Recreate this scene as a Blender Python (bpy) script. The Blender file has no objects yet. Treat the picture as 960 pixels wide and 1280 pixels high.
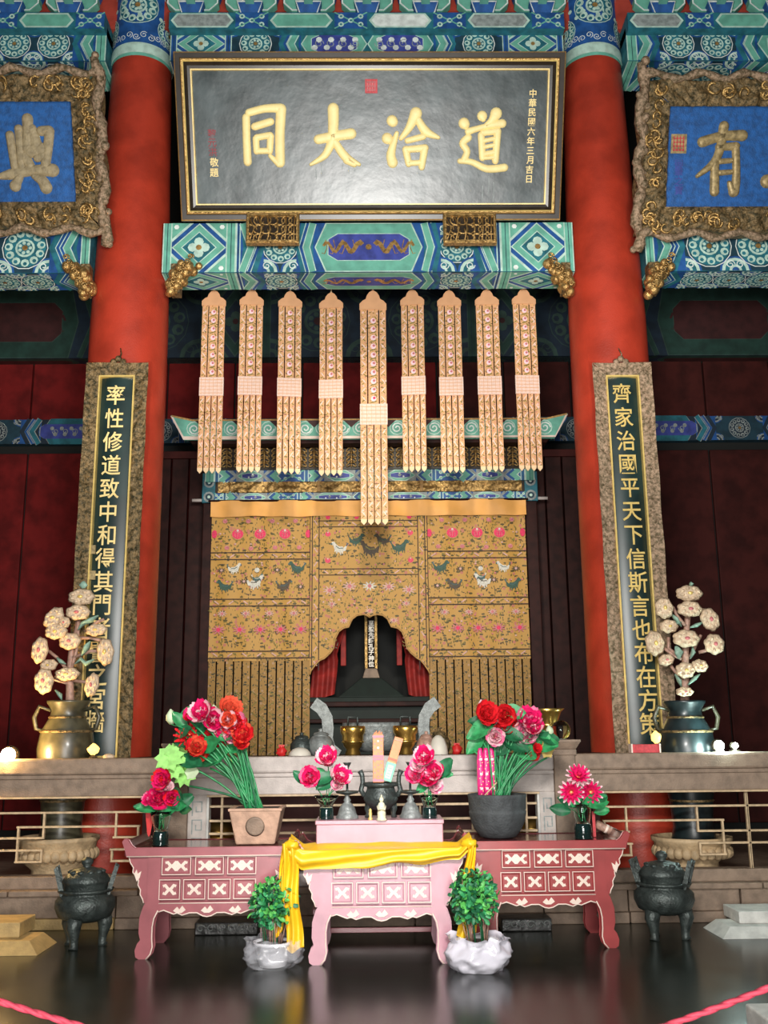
import bpy, math, random
from math import sin, cos, pi, radians, sqrt, atan2
from mathutils import Vector, Matrix, noise, Euler
rnd = random.Random(7)
S = bpy.context.scene
COL = S.collection
# ------------------------------------------------------------------ camera
FPX, PITCH, YAW, ROLL, EYE = 1250.0, radians(12.6), radians(.8), -.0096, 1.6
cam_data = bpy.data.cameras.new('camera')
cam = bpy.data.objects.new('camera', cam_data)
COL.objects.link(cam)
RM = Matrix.Rotation(-YAW, 3, 'Z') @ Matrix.Rotation(pi/2+PITCH, 3, 'X') @ Matrix.Rotation(ROLL, 3, 'Z')
cam.matrix_world = Matrix.Translation((0, 0, EYE)) @ RM.to_4x4()
cam_data.sensor_fit = 'VERTICAL'
cam_data.sensor_height = 36.0
cam_data.lens = 36.0*FPX/1280
cam_data.clip_end = 100
S.camera = cam
def ray(px, py):
    return RM @ Vector(((px-480)/FPX, (640-py)/FPX, -1))
def pt(px, py, Y):
    d = ray(px, py); t = Y/d.y
    return Vector((d.x*t, Y, EYE+d.z*t))
def fl(px, py, Z=0.0):
    d = ray(px, py); t = (Z-EYE)/d.z
    return Vector((d.x*t, d.y*t, Z))
def hit(px, py, o, n):
    d = ray(px, py); c = Vector((0, 0, EYE)); t = (Vector(o)-c).dot(n)/d.dot(n)
    return c+d*t
# ------------------------------------------------------------------ world, lights, exposure
S.view_settings.view_transform = 'Standard'
S.view_settings.look = 'None'
S.view_settings.gamma = 1.0
S.view_settings.use_curve_mapping = False
S.view_settings.exposure = 0.55
W = bpy.data.worlds.new('world'); S.world = W; W.use_nodes = True
W.node_tree.nodes['Background'].inputs[0].default_value = (.78, .88, 1, 1)
W.node_tree.nodes['Background'].inputs[1].default_value = .055
def area(name, loc, target, sx, sy, power, col):
    l = bpy.data.lights.new(name, 'AREA'); l.shape = 'RECTANGLE'; l.size = sx; l.size_y = sy
    l.energy = power; l.color = col
    o = bpy.data.objects.new(name, l); COL.objects.link(o); o.location = loc
    o.rotation_euler = (Vector(target)-Vector(loc)).to_track_quat('-Z', 'Y').to_euler()
    return o
area('daylight_through_door', (0, -3.2, 1.7), (0, 10, 3.2), 4.0, 3.0, 470, (1, .97, .93))
area('upper_fill_light', (0.1, 2.4, 3.4), (0, 10, 7.6), 1.3, .7, 360, (1, .97, .92))  # added fill light, brightens the painted beams and plaques
def spot(name, loc, target, power, angle, blend, col, size=.15):
    l = bpy.data.lights.new(name, 'SPOT'); l.energy = power; l.color = col
    l.spot_size = radians(angle); l.spot_blend = blend; l.shadow_soft_size = size
    o = bpy.data.objects.new(name, l); COL.objects.link(o); o.location = loc
    o.rotation_euler = (Vector(target)-Vector(loc)).to_track_quat('-Z', 'Y').to_euler()
    return o
# added spots with no visible fixture, brightening the altar, shrine and pillars
spot('altar_fill_spot', (0.15, 2.8, 3.6), (0, 8.2, .75), 430, 30, .9, (1, .93, .95), .12)
spot('shrine_fill_spot', (0.0, 4.2, 5.6), (0, 12.2, 3.6), 720, 36, .7, (1, .90, .74), .2)
spot('pillar_fill_spot', (-2.0, 5.0, 3.2), (-2.7, 10.5, 6.0), 330, 38, .9, (1, .93, .86), .2)
spot('pillar_fill_spot', (2.0, 5.0, 3.2), (2.7, 10.5, 6.0), 330, 38, .9, (1, .93, .86), .2)
# ------------------------------------------------------------------ materials
MATS = {}
def mat(name, col, rough=.6, metal=0.0, var=.15, scale=6.0, bump=0.0, bscale=40.0, col2=None, emis=None, trans=0, alpha=1, coat=0, spec=.5):
    if name in MATS: return MATS[name]
    m = bpy.data.materials.new(name); m.use_nodes = True; MATS[name] = m
    nt = m.node_tree; b = nt.nodes['Principled BSDF']
    c = tuple(col)+(1,)
    b.inputs['Roughness'].default_value = rough; b.inputs['Metallic'].default_value = metal
    b.inputs['Specular IOR Level'].default_value = spec
    m.diffuse_color = c
    tc = nt.nodes.new('ShaderNodeTexCoord')
    if var > 0 or col2:
        n = nt.nodes.new('ShaderNodeTexNoise'); n.inputs['Scale'].default_value = scale; n.inputs['Detail'].default_value = 6
        nt.links.new(tc.outputs['Object'], n.inputs['Vector'])
        r = nt.nodes.new('ShaderNodeValToRGB')
        c2 = tuple(col2) if col2 else tuple(x*(1-var) for x in col)
        c1 = tuple(col) if col2 else tuple(min(1, x*(1+var*.6)) for x in col)
        r.color_ramp.elements[0].color = c2+(1,); r.color_ramp.elements[1].color = c1+(1,)
        r.color_ramp.elements[0].position = .35; r.color_ramp.elements[1].position = .62
        nt.links.new(n.outputs['Fac'], r.inputs[0]); nt.links.new(r.outputs[0], b.inputs['Base Color'])
    else:
        b.inputs['Base Color'].default_value = c
    if bump:
        n = nt.nodes.new('ShaderNodeTexNoise'); n.inputs['Scale'].default_value = bscale; n.inputs['Detail'].default_value = 5
        nt.links.new(tc.outputs['Object'], n.inputs['Vector'])
        bp = nt.nodes.new('ShaderNodeBump'); bp.inputs['Strength'].default_value = bump; bp.inputs['Distance'].default_value = .02
        nt.links.new(n.outputs['Fac'], bp.inputs['Height']); nt.links.new(bp.outputs[0], b.inputs['Normal'])
    if emis:
        b.inputs['Emission Color'].default_value = tuple(emis[0])+(1,); b.inputs['Emission Strength'].default_value = emis[1]
    if trans: b.inputs['Transmission Weight'].default_value = trans; b.inputs['IOR'].default_value = 1.3
    if alpha < 1: b.inputs['Alpha'].default_value = alpha
    if coat: b.inputs['Coat Weight'].default_value = coat; b.inputs['Coat Roughness'].default_value = .15
    return m
def brocade(name, base, leaf, spotc, sc=1.0):
    """woven ground with small leaf flecks and little flowers"""
    m = bpy.data.materials.new(name); m.use_nodes = True; MATS[name] = m
    nt = m.node_tree; b = nt.nodes['Principled BSDF']; b.inputs['Roughness'].default_value = .6
    L = nt.links.new; N = nt.nodes.new
    tc = N('ShaderNodeTexCoord'); 
    def fleck(scale, stretch, thr, seed):
        mp = N('ShaderNodeMapping'); mp.inputs['Scale'].default_value = (stretch, 1, 1); mp.inputs['Location'].default_value = (seed, 0, seed*2)
        mp.inputs['Rotation'].default_value = (0, .7*seed, 0)
        L(tc.outputs['Object'], mp.inputs[0])
        v = N('ShaderNodeTexVoronoi'); v.inputs['Scale'].default_value = scale*sc; L(mp.outputs[0], v.inputs['Vector'])
        c = N('ShaderNodeMath'); c.operation = 'LESS_THAN'; c.inputs[1].default_value = thr; L(v.outputs['Distance'], c.inputs[0])
        return c
    prev = None
    def mix(fac, a, colr):
        mx = N('ShaderNodeMix'); mx.data_type = 'RGBA'
        L(fac.outputs[0], mx.inputs['Factor'])
        if a is None: mx.inputs['A'].default_value = tuple(base)+(1,)
        else: L(a, mx.inputs['A'])
        mx.inputs['B'].default_value = tuple(colr)+(1,)
        return mx.outputs['Result']
    o = mix(fleck(17, 2.1, .27, 0), None, leaf)
    o = mix(fleck(19, .5, .25, 1.3), o, [x*.6 for x in leaf])
    o = mix(fleck(11, 1, .22, 2.6), o, spotc)
    L(o, b.inputs['Base Color'])
    return m
def tone(name, *a, **k): mat(name, *a, **k)
# lacquers, paint, metal
mat('pillar_red', (.42, .040, .018), .42, var=.22, scale=3, bump=.15, bscale=60)
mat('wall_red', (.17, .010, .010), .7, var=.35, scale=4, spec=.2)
mat('wall_red_shaded', (.055, .010, .008), .7, var=.35, scale=4, spec=.2)  # darker copy of wall_red: shade at the back put into the colour
mat('dark_wood', (.030, .008, .006), .6, var=.4, scale=8, spec=.2)
mat('black_void', (.008, .009, .008), .8, var=0)  # near-black: darkness deep in hall and shrine put into the colour
mat('p_green', (.15, .45, .34), .55, var=.18, scale=9)
mat('p_pale', (.50, .70, .60), .55, var=.2, scale=12)
mat('p_blue', (.016, .09, .30), .55, var=.3, scale=9)
mat('p_teal', (.02, .16, .21), .55, var=.35, scale=9)
mat('p_deep', (.01, .045, .07), .6, var=.3, scale=9)
mat('p_white', (.76, .82, .78), .55, var=.2, scale=14)
mat('p_violet', (.05, .07, .33), .55, var=.3, scale=9)
mat('p_gold', (.50, .30, .10), .4, .5, var=.4, scale=30)
mat('p_red', (.38, .05, .03), .55, var=.25)
mat('p_grey', (.30, .34, .33), .6, var=.3, scale=20)
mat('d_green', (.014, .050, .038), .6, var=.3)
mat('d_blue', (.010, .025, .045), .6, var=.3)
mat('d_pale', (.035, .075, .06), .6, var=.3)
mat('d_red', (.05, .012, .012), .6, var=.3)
mat('gilt', (.52, .33, .12), .38, .75, var=.5, scale=30, bump=.6, bscale=60)
mat('gilt_old', (.27, .18, .08), .5, .35, var=.55, scale=25, bump=.9, bscale=45, col2=(.045, .038, .015))
mat('gilt_pink', (.42, .29, .19), .55, .25, var=.5, scale=30, bump=.9, bscale=45, col2=(.12, .09, .045))
mat('gilt_bright', (.85, .62, .20), .35, .35, var=.12, scale=20)
mat('gilt_char', (1.0, .80, .36), .5, 0, var=.06, scale=14)
mat('gilt_pale', (.95, .72, .30), .45, .1, var=.12, scale=14)
mat('char_tan', (.36, .29, .17), .6, var=.25, scale=18, bump=.5)
mat('plaque_black', (.022, .036, .038), .33, var=0, bump=.5, bscale=2.2, spec=.66, col2=(.075, .10, .105), scale=2.6)
mat('plaque_blue', (.010, .10, .34), .6, var=.3, scale=16, bump=.3, bscale=70)
mat('board_dark', (.012, .030, .028), .35, var=.4, scale=3)
mat('frame_dark', (.03, .022, .015), .35, var=.3)
mat('seal_red', (.55, .05, .06), .6, var=.2, scale=40)
mat('char_dim', (.40, .30, .14), .5, .3, var=.4, scale=25)
mat('ink_red', (.28, .02, .03), .5, var=.2)
mat('white_paint', (.9, .85, .75), .5, var=0)
mat('banner_cloth', (.68, .36, .18), .7, var=.06, scale=8)
mat('banner_band', (.80, .58, .48), .7, var=.10, scale=50)
mat('banner_tip', (.80, .58, .34), .7, var=.1)
brocade('banner_brocade', (.68, .37, .17), (.34, .20, .05), (.80, .52, .42), 1.5)
brocade('curtain_gold', (.50, .27, .050), (.14, .10, .012), (.48, .17, .10))
brocade('curtain_lower', (.34, .18, .030), (.07, .06, .012), (.40, .24, .12), 1.3)
mat('valance_orange', (.86, .42, .10), .6, var=.12, scale=3)
mat('line_dark', (.035, .018, .012), .7, var=0)
mat('edge_gold', (.46, .26, .08), .6, var=.3, scale=40)
mat('t_pink', (.72, .02, .10), .6, var=.2, scale=60)
mat('t_rose', (.55, .16, .17), .6, var=.25, scale=60)
mat('t_mauve', (.60, .36, .30), .6, var=.25, scale=60)
mat('t_green', (.02, .075, .045), .6, var=.3, scale=60)
mat('t_teal', (.04, .10, .10), .6, var=.3, scale=60)
mat('t_brown', (.07, .045, .02), .6, var=.3, scale=60)
mat('t_leaf', (.20, .17, .02), .6, var=.3, scale=60)
mat('t_white', (.62, .60, .52), .6, var=.2, scale=60)
mat('drape_red', (.30, .02, .015), .7, var=.3, scale=8)
mat('tablet_dark', (.015, .010, .008), .7, var=.2, spec=.1)
mat('stone', (.27, .195, .14), .6, var=.22, scale=12, bump=.25, bscale=70)
mat('stone_pale', (.55, .49, .45), .55, var=.14, scale=10, bump=.2, bscale=70)
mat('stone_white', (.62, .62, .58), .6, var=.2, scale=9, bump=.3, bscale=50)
mat('stone_warm_lit', (.52, .36, .15), .6, var=.2, scale=9, bump=.3, bscale=50)  # stone tinted orange: the warm lamp's glow put into its colour
mat('stone_basin', (.52, .38, .22), .6, var=.25, scale=10, bump=.5, bscale=30)
mat('lattice_gold', (.62, .46, .28), .5, var=.2, scale=20)
mat('backing_red', (.11, .025, .02), .6, var=.3, scale=5)
mat('bronze', (.06, .075, .070), .42, .45, var=.4, scale=14, bump=.35, bscale=60, spec=.6)
mat('bronze_grey', (.24, .26, .25), .5, .3, var=.3, scale=20, bump=.3, bscale=60)
mat('brass', (.75, .48, .12), .28, .95, var=.15, scale=8)
mat('iron_pot', (.055, .062, .065), .7, var=.25, scale=14, bump=.4, bscale=60)
mat('planter', (.52, .33, .23), .75, var=.2, scale=12, bump=.3)
mat('table_rose', (.37, .11, .125), .32, var=.14, scale=5, coat=.4)
mat('table_top', (.13, .030, .032), .16, var=.25, scale=5, coat=.6)
mat('table_lit', (.50, .25, .30), .32, var=.12, scale=5, coat=.4)  # paler table lacquer: strong light on the middle put into the colour
mat('table_red', (.34, .05, .05), .32, var=.14, scale=5, coat=.4)
mat('cream_line', (.86, .70, .60), .5, var=.08)
mat('cloth_yellow', (.88, .52, .015), .42, var=.1, scale=5)
mat('leaf_green', (.035, .30, .10), .5, var=.35, scale=18)
mat('leaf_dark', (.015, .14, .055), .5, var=.35, scale=18)
mat('leaf_lime', (.38, .80, .22), .5, var=.2, scale=18)
mat('stem_green', (.025, .26, .085), .4, var=.3, scale=18)
mat('petal_magenta', (.86, .015, .17), .5, var=.2, scale=30)
mat('petal_red', (.78, .018, .028), .5, var=.2, scale=30)
mat('petal_orange', (.86, .12, .06), .5, var=.2, scale=30)
mat('petal_white', (.90, .62, .66), .5, var=.12, scale=30)
mat('petal_pink', (.86, .22, .40), .5, var=.2, scale=30)
mat('bud_pale', (.62, .75, .50), .5, var=.2)
mat('glass', (.82, .95, .90), .03, var=0, trans=1.0)
mat('glass_black', (.006, .02, .018), .06, var=0, spec=.9)
mat('incense_pack', (.80, .30, .14), .6, var=.12, scale=30)
mat('pack_pink', (.86, .22, .28), .6, var=.1)
mat('pack_green', (.25, .75, .45), .6, var=.1)
mat('pack_magenta', (.78, .03, .22), .35, var=.2, scale=25)
mat('figurine', (.68, .66, .48), .45, var=.2, scale=40)
mat('jade_cream', (.66, .50, .34), .45, var=.25, scale=26, bump=.6, bscale=50)
mat('jade_green', (.26, .42, .33), .45, var=.25, scale=26, bump=.4)
mat('jade_pink', (.42, .25, .19), .5, var=.3, scale=26, bump=.4)
mat('vase_blue', (.010, .018, .020), .35, var=.5, scale=9, coat=.2)
mat('vase_gold', (.06, .055, .032), .4, var=.5, scale=9, coat=.2)
mat('ivory', (.85, .80, .68), .3, var=.05)
mat('pot_white', (.80, .80, .84), .3, var=.03)
mat('soil', (.04, .028, .018), .9, var=.3)
mat('bag', (.85, .86, .92), .10, var=0, trans=.0, alpha=.30, spec=1)
mat('bag_milky', (.86, .84, .93), .12, var=0, alpha=.78, spec=1)
mat('rope_pink', (.85, .09, .15), .6, var=.15, scale=30, bump=.3)
mat('bun', (.70, .66, .56), .6, var=.1)
mat('red_paper', (.62, .02, .02), .5, var=.1)
mat('candle_yellow', (.9, .55, .12), .5, var=0, emis=((1, .6, .15), 1.6))
mat('bulb_warm', (1, .8, .5), .5, var=0, emis=((1, .74, .36), 60))
mat('bulb_cool', (.8, 1, 1), .5, var=0, emis=((.75, 1, .95), 60))
mat('cone_green', (.007, .016, .012), .7, var=.3)
mat('earth_dark', (.03, .03, .028), .35, var=.4, scale=5, bump=.6, bscale=12)
# dark polished floor
def floor_mat():
    m = bpy.data.materials.new('floor_stone'); m.use_nodes = True; MATS['floor_stone'] = m
    nt = m.node_tree; b = nt.nodes['Principled BSDF']; N = nt.nodes.new; L = nt.links.new
    tc = N('ShaderNodeTexCoord'); n = N('ShaderNodeTexNoise'); n.inputs['Scale'].default_value = 2.2; n.inputs['Detail'].default_value = 8
    L(tc.outputs['Object'], n.inputs['Vector'])
    r = N('ShaderNodeValToRGB'); r.color_ramp.elements[0].color = (.006, .010, .008, 1); r.color_ramp.elements[1].color = (.022, .026, .020, 1)
    L(n.outputs['Fac'], r.inputs[0]); L(r.outputs[0], b.inputs['Base Color'])
    r2 = N('ShaderNodeMapRange'); r2.inputs['To Min'].default_value = .17; r2.inputs['To Max'].default_value = .27
    L(n.outputs['Fac'], r2.inputs[0]); L(r2.outputs[0], b.inputs['Roughness'])
    b.inputs['Specular IOR Level'].default_value = .42
floor_mat()
# ------------------------------------------------------------------ mesh kit
class MB:
    def __init__(s, m=None, smooth=False):
        s.v = []; s.f = []; s.mi = []; s.sm = []; s.slots = []; s.smooth = smooth; s.cur = 0; s.off = Vector((0, 0, 0)); s.X = None
        if m: s.use(m)
    def use(s, m):
        if m not in s.slots: s.slots.append(m)
        s.cur = s.slots.index(m); return s
    def add(s, vs, fs, smooth=None):
        b = len(s.v)
        for v in vs:
            v = Vector(v)
            if s.X: v = s.X @ v
            s.v.append(v+s.off)
        for f in fs:
            s.f.append([b+i for i in f]); s.mi.append(s.cur); s.sm.append(s.smooth if smooth is None else smooth)
        return s
    def box(s, x0, x1, y0, y1, z0, z1):
        return s.add([(x, y, z) for x in (x0, x1) for y in (y0, y1) for z in (z0, z1)],
                     [(0, 1, 3, 2), (4, 6, 7, 5), (0, 4, 5, 1), (2, 3, 7, 6), (0, 2, 6, 4), (1, 5, 7, 3)], False)
    def slab(s, top, bot):
        """frustum from two rectangles (x0,x1,y0,y1,z)"""
        q = []
        for r in (bot, top):
            x0, x1, y0, y1, z = r; q += [(x0, y0, z), (x1, y0, z), (x1, y1, z), (x0, y1, z)]
        return s.add(q, [(3, 2, 1, 0), (4, 5, 6, 7), (0, 1, 5, 4), (1, 2, 6, 5), (2, 3, 7, 6), (3, 0, 4, 7)], False)
    def prism(s, pts, y0, y1, plane='xz', caps=True):
        n = len(pts)
        a = sum(pts[i][0]*pts[(i+1) % n][1]-pts[(i+1) % n][0]*pts[i][1] for i in range(n))
        if a < 0: pts = pts[::-1]
        f = (lambda u, v, w: (u, w, v)) if plane == 'xz' else ((lambda u, v, w: (u, v, w)) if plane == 'xy' else (lambda u, v, w: (w, u, v)))
        vs = [f(u, v, y0) for u, v in pts]+[f(u, v, y1) for u, v in pts]
        fs = [(i, (i+1) % n, n+(i+1) % n, n+i) for i in range(n)]
        if caps: fs += [tuple(range(n)), tuple(range(2*n-1, n-1, -1))]
        return s.add(vs, fs, False)
    def lathe(s, prof, n=24, c=(0, 0, 0), sx=1, sy=1, cap=True, smooth=True):
        vs = []; fs = []
        for r, z in prof:
            for k in range(n):
                a = 2*pi*k/n; vs.append((c[0]+r*cos(a)*sx, c[1]+r*sin(a)*sy, c[2]+z))
        for i in range(len(prof)-1):
            for k in range(n):
                k2 = (k+1) % n
                fs.append((i*n+k, i*n+k2, (i+1)*n+k2, (i+1)*n+k))
        s.add(vs, fs, smooth)
        if cap:
            for i in (0, len(prof)-1):
                if prof[i][0] > 1e-4: s.add(vs[i*n:(i+1)*n], [tuple(range(n))], False)
        return s
    def tube(s, path, r, n=8, sq=1.0, cap=True, smooth=True):
        path = [Vector(p) for p in path]; m = len(path)
        rr = r if isinstance(r, (list, tuple)) else [r]*m
        vs = []; fs = []
        T = []
        for i in range(m):
            T.append((path[min(i+1, m-1)]-path[max(i-1, 0)]).normalized())
        up = Vector((0, 0, 1)) if abs(T[0].z) < .9 else Vector((0, 1, 0))
        u = T[0].cross(up).normalized()
        for i in range(m):
            u = (u-T[i]*u.dot(T[i])).normalized(); w = T[i].cross(u)
            for k in range(n):
                a = 2*pi*(k+.5)/n; vs.append(path[i]+(u*cos(a)+w*sin(a)*sq)*rr[i])
        for i in range(m-1):
            for k in range(n):
                k2 = (k+1) % n; fs.append((i*n+k, (i+1)*n+k, (i+1)*n+k2, i*n+k2))
        if cap: fs += [tuple(range(n)), tuple(range(m*n-1, (m-1)*n-1, -1))]
        return s.add(vs, fs, smooth)
    def ball(s, c, r, nu=12, nv=8, rough=0, seed=0):
        if not isinstance(r, (tuple, list)): r = (r, r, r)
        vs = []; fs = []
        for i in range(nv+1):
            t = pi*i/nv
            for k in range(nu):
                a = 2*pi*k/nu; d = Vector((sin(t)*cos(a), sin(t)*sin(a), cos(t)))
                q = 1+(rough*noise.noise(d*2.5+Vector((seed, seed*.7, 0))) if rough else 0)
                vs.append((c[0]+d.x*r[0]*q, c[1]+d.y*r[1]*q, c[2]+d.z*r[2]*q))
        for i in range(nv):
            for k in range(nu):
                k2 = (k+1) % nu; fs.append((i*nu+k, (i+1)*nu+k, (i+1)*nu+k2, i*nu+k2))
        return s.add(vs, fs, True)
    def spiral3(s, x, y, z, r, k):
        return s.tube([(x+r*(1-i/14)*cos(i*.7+k), y-.015*i/12, z+r*(1-i/14)*sin(i*.7+k)) for i in range(12)], .009, 5)
    def grid(s, fn, nu, nv, smooth=True):
        vs = [fn(i/nu, j/nv) for i in range(nu+1) for j in range(nv+1)]
        fs = [(i*(nv+1)+j, (i+1)*(nv+1)+j, (i+1)*(nv+1)+j+1, i*(nv+1)+j+1) for i in range(nu) for j in range(nv)]
        return s.add(vs, fs, smooth)
    def build(s, name, parent=None, bevel=0, data=None):
        me = bpy.data.meshes.new(name)
        me.from_pydata([tuple(v) for v in s.v], [], s.f)
        for m in s.slots: me.materials.append(MATS[m])
        me.polygons.foreach_set('material_index', s.mi)
        me.polygons.foreach_set('use_smooth', s.sm)
        me.update()
        o = bpy.data.objects.new(name, me); COL.objects.link(o)
        if parent: o.parent = parent
        if bevel:
            b = o.modifiers.new('bevel', 'BEVEL'); b.width = bevel; b.segments = 2; b.limit_method = 'ANGLE'; b.harden_normals = False
        return o
def tag(o, label=None, cat=None, group=None, kind=None):
    if label: o['label'] = label
    if cat: o['category'] = cat
    if group: o['group'] = group
    if kind: o['kind'] = kind
    return o
def thing(name, label, cat, loc=(0, 0, 0), rot=(0, 0, 0), group=None, kind=None):
    o = bpy.data.objects.new(name, None); COL.objects.link(o); o.empty_display_size = .1
    o.location = loc; o.rotation_euler = rot
    return tag(o, label, cat, group, kind)
def dup(root, loc, label, rot=None, group=None, scale=None, swap=None):
    def cp(o, par):
        c = o.copy(); COL.objects.link(c)
        if par: c.parent = par
        if swap and c.type == 'MESH':
            c.data = c.data.copy()
            for i, m in enumerate(c.data.materials):
                if m.name in swap: c.data.materials[i] = MATS[swap[m.name]]
        for ch in list(o.children): cp(ch, c)
        return c
    c = cp(root, None); c.location = loc; c['label'] = label
    if rot is not None: c.rotation_euler = rot
    if group: c['group'] = group
    if scale: c.scale = scale
    return c
# flat painted ornament laid on a surface: map(u, v, h)
class Paint(MB):
    def __init__(s, fn, base=.004, step=.0015):
        super().__init__(); s.fn = fn; s.b = base; s.st = step; s.k = 0
    def hh(s, l):
        s.k += 1; return s.b+s.st*(l+.72*((s.k*.618) % 1))
    def poly(s, pts, m, l=1):
        s.use(m); h = s.hh(l)
        n = len(pts); a = sum(pts[i][0]*pts[(i+1) % n][1]-pts[(i+1) % n][0]*pts[i][1] for i in range(n))
        if a < 0: pts = pts[::-1]
        s.add([s.fn(u, v, h) for u, v in pts], [tuple(range(n))]); return s
    def rect(s, u0, u1, v0, v1, m, l=1): return s.poly([(u0, v0), (u1, v0), (u1, v1), (u0, v1)], m, l)
    def circ(s, u, v, r, m, l=1, n=10, ry=None):
        ry = ry or r
        return s.poly([(u+r*cos(2*pi*k/n), v+ry*sin(2*pi*k/n)) for k in range(n)], m, l)
    def ring(s, u, v, r, w, m, l=1, n=14, a0=0, a1=2*pi):
        k = max(3, int(n*abs(a1-a0)/(2*pi)))
        return s.line([(u+r*cos(a0+(a1-a0)*i/k), v+r*sin(a0+(a1-a0)*i/k)) for i in range(k+1)], w, m, l)
    def line(s, p, w, m, l=1):
        s.use(m); h = s.hh(l); n = len(p)
        ww = w if isinstance(w, (list, tuple)) else [w]*n
        vs = []
        for i in range(n):
            a = p[max(i-1, 0)]; b = p[min(i+1, n-1)]
            dx, dy = b[0]-a[0], b[1]-a[1]; q = sqrt(dx*dx+dy*dy) or 1; nx, ny = -dy/q, dx/q
            k = 1.0
            if 0 < i < n-1:
                ex, ey = p[i][0]-a[0], p[i][1]-a[1]; e = sqrt(ex*ex+ey*ey) or 1
                k = 1/max(.45, abs((-ey/e)*nx+(ex/e)*ny))
            vs += [s.fn(p[i][0]+nx*ww[i]/2*k, p[i][1]+ny*ww[i]/2*k, h), s.fn(p[i][0]-nx*ww[i]/2*k, p[i][1]-ny*ww[i]/2*k, h)]
        s.add(vs, [(2*i, 2*i+1, 2*i+3, 2*i+2) for i in range(n-1)]); return s
    def whorl(s, u, v, R, l=2, dark='p_teal', pet='p_pale', core='p_gold', n=11):
        """xuanzi flower: ring of round petals about a small core"""
        s.circ(u, v, R*.98, dark, l, 18)
        for k in range(n):
            a = 2*pi*k/n+.2
            s.circ(u+R*.76*cos(a), v+R*.76*sin(a), R*.20, pet, l+1, 8)
            s.circ(u+R*.80*cos(a), v+R*.80*sin(a), R*.10, dark, l+2, 6)
        s.circ(u, v, R*.46, pet, l+1, 14); s.circ(u, v, R*.36, dark, l+2, 12)
        for k in range(7):
            a = 2*pi*k/7; s.circ(u+R*.25*cos(a), v+R*.25*sin(a), R*.09, pet, l+3, 6)
        s.circ(u, v, R*.14, core, l+4, 8)
    def spiral(s, u, v, r, m, l=2, d=1, a0=0, w=.012, turns=1.4):
        s.line([(u+r*(1-.8*i/14)*cos(a0+d*turns*2*pi*i/14), v+r*(1-.8*i/14)*sin(a0+d*turns*2*pi*i/14)) for i in range(15)], w, m, l)
# domed brush strokes for raised characters: in a local (x, z) plane facing -y
def brush(mb, pts, ws, h=.02, tf=None):
    P = []
    n = len(pts)
    if not isinstance(ws, (list, tuple)): ws = [ws]*n
    m = 1 if n == 1 else (n-1)*5
    if n == 1:
        P = [(Vector(pts[0]), ws[0])]
    else:
        for i in range(m+1):
            t = i/m*(n-1); k = min(int(t), n-2); f = t-k
            p0 = Vector(pts[max(k-1, 0)]); p1 = Vector(pts[k]); p2 = Vector(pts[k+1]); p3 = Vector(pts[min(k+2, n-1)])
            q = .5*((2*p1)+(p2-p0)*f+(2*p0-5*p1+4*p2-p3)*f*f+(3*p1-p0-3*p2+p3)*f**3)
            P.append((q, ws[k]*(1-f)+ws[k+1]*f))
    loc = [(Vector((tf(q[0], q[1])[0], tf(q[0], q[1])[1])), w) for q, w in P] if tf else P
    CS = [(-1, 0), (-.86, .62), (-.4, .95), (.4, .95), (.86, .62), (1, 0)]
    def disc(c, r):
        vs = [(c.x, -h, c.y)]; fs = []
        for j, (rad, hh) in enumerate(((.5, .92), (.86, .62), (1, 0))):
            for k in range(12):
                a = 2*pi*k/12; vs.append((c.x+r*rad*cos(a), -h*hh, c.y+r*rad*sin(a)))
        for k in range(12):
            k2 = (k+1) % 12; fs.append((0, 1+k, 1+k2))
            for j in range(2): fs.append((1+j*12+k, 1+(j+1)*12+k, 1+(j+1)*12+k2, 1+j*12+k2))
        mb.add(vs, [f[::-1] for f in fs], True)
    if len(loc) > 1:
        vs = []
        for i, (c, w) in enumerate(loc):
            d = (loc[min(i+1, m)][0]-loc[max(i-1, 0)][0]).normalized(); nn = Vector((-d.y, d.x))
            for a, b in CS: vs.append((c.x+nn.x*w/2*a, -h*b, c.y+nn.y*w/2*a))
        mb.add(vs, [(i*6+j, i*6+j+1, (i+1)*6+j+1, (i+1)*6+j) for i in range(m) for j in range(5)], True)
    disc(loc[0][0], loc[0][1]/2); disc(loc[-1][0], loc[-1][1]/2)
GL = {}
def glyph_mesh(ch, bold=.012, ext=.02, res=3):
    if (ch, bold) in GL: return GL[(ch, bold)]
    cu = bpy.data.curves.new('glyph', 'FONT'); cu.body = ch; cu.size = 1; cu.extrude = ext; cu.offset = bold; cu.resolution_u = res
    cu.align_x = 'CENTER'; cu.align_y = 'CENTER'
    o = bpy.data.objects.new('glyph', cu); COL.objects.link(o)
    bpy.context.view_layer.update()
    me = bpy.data.meshes.new_from_object(o)
    bpy.data.objects.remove(o)
    vs = [v.co.copy() for v in me.vertices]; fs = [tuple(p.vertices) for p in me.polygons]
    if vs:
        cx = (min(v.x for v in vs)+max(v.x for v in vs))/2; cy = (min(v.y for v in vs)+max(v.y for v in vs))/2
        vs = [Vector((v.x-cx, v.y-cy, v.z)) for v in vs]
    bpy.data.meshes.remove(me)
    GL[(ch, bold)] = (vs, fs); return GL[(ch, bold)]
def glyph(mb, ch, x, z, size, y=0, depth=.3, bold=.012, sx=1):
    vs, fs = glyph_mesh(ch, bold)
    mb.add([(x+v.x*size*sx, y-v.z*size*depth*3, z+v.y*size) for v in vs], fs, False)
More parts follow.
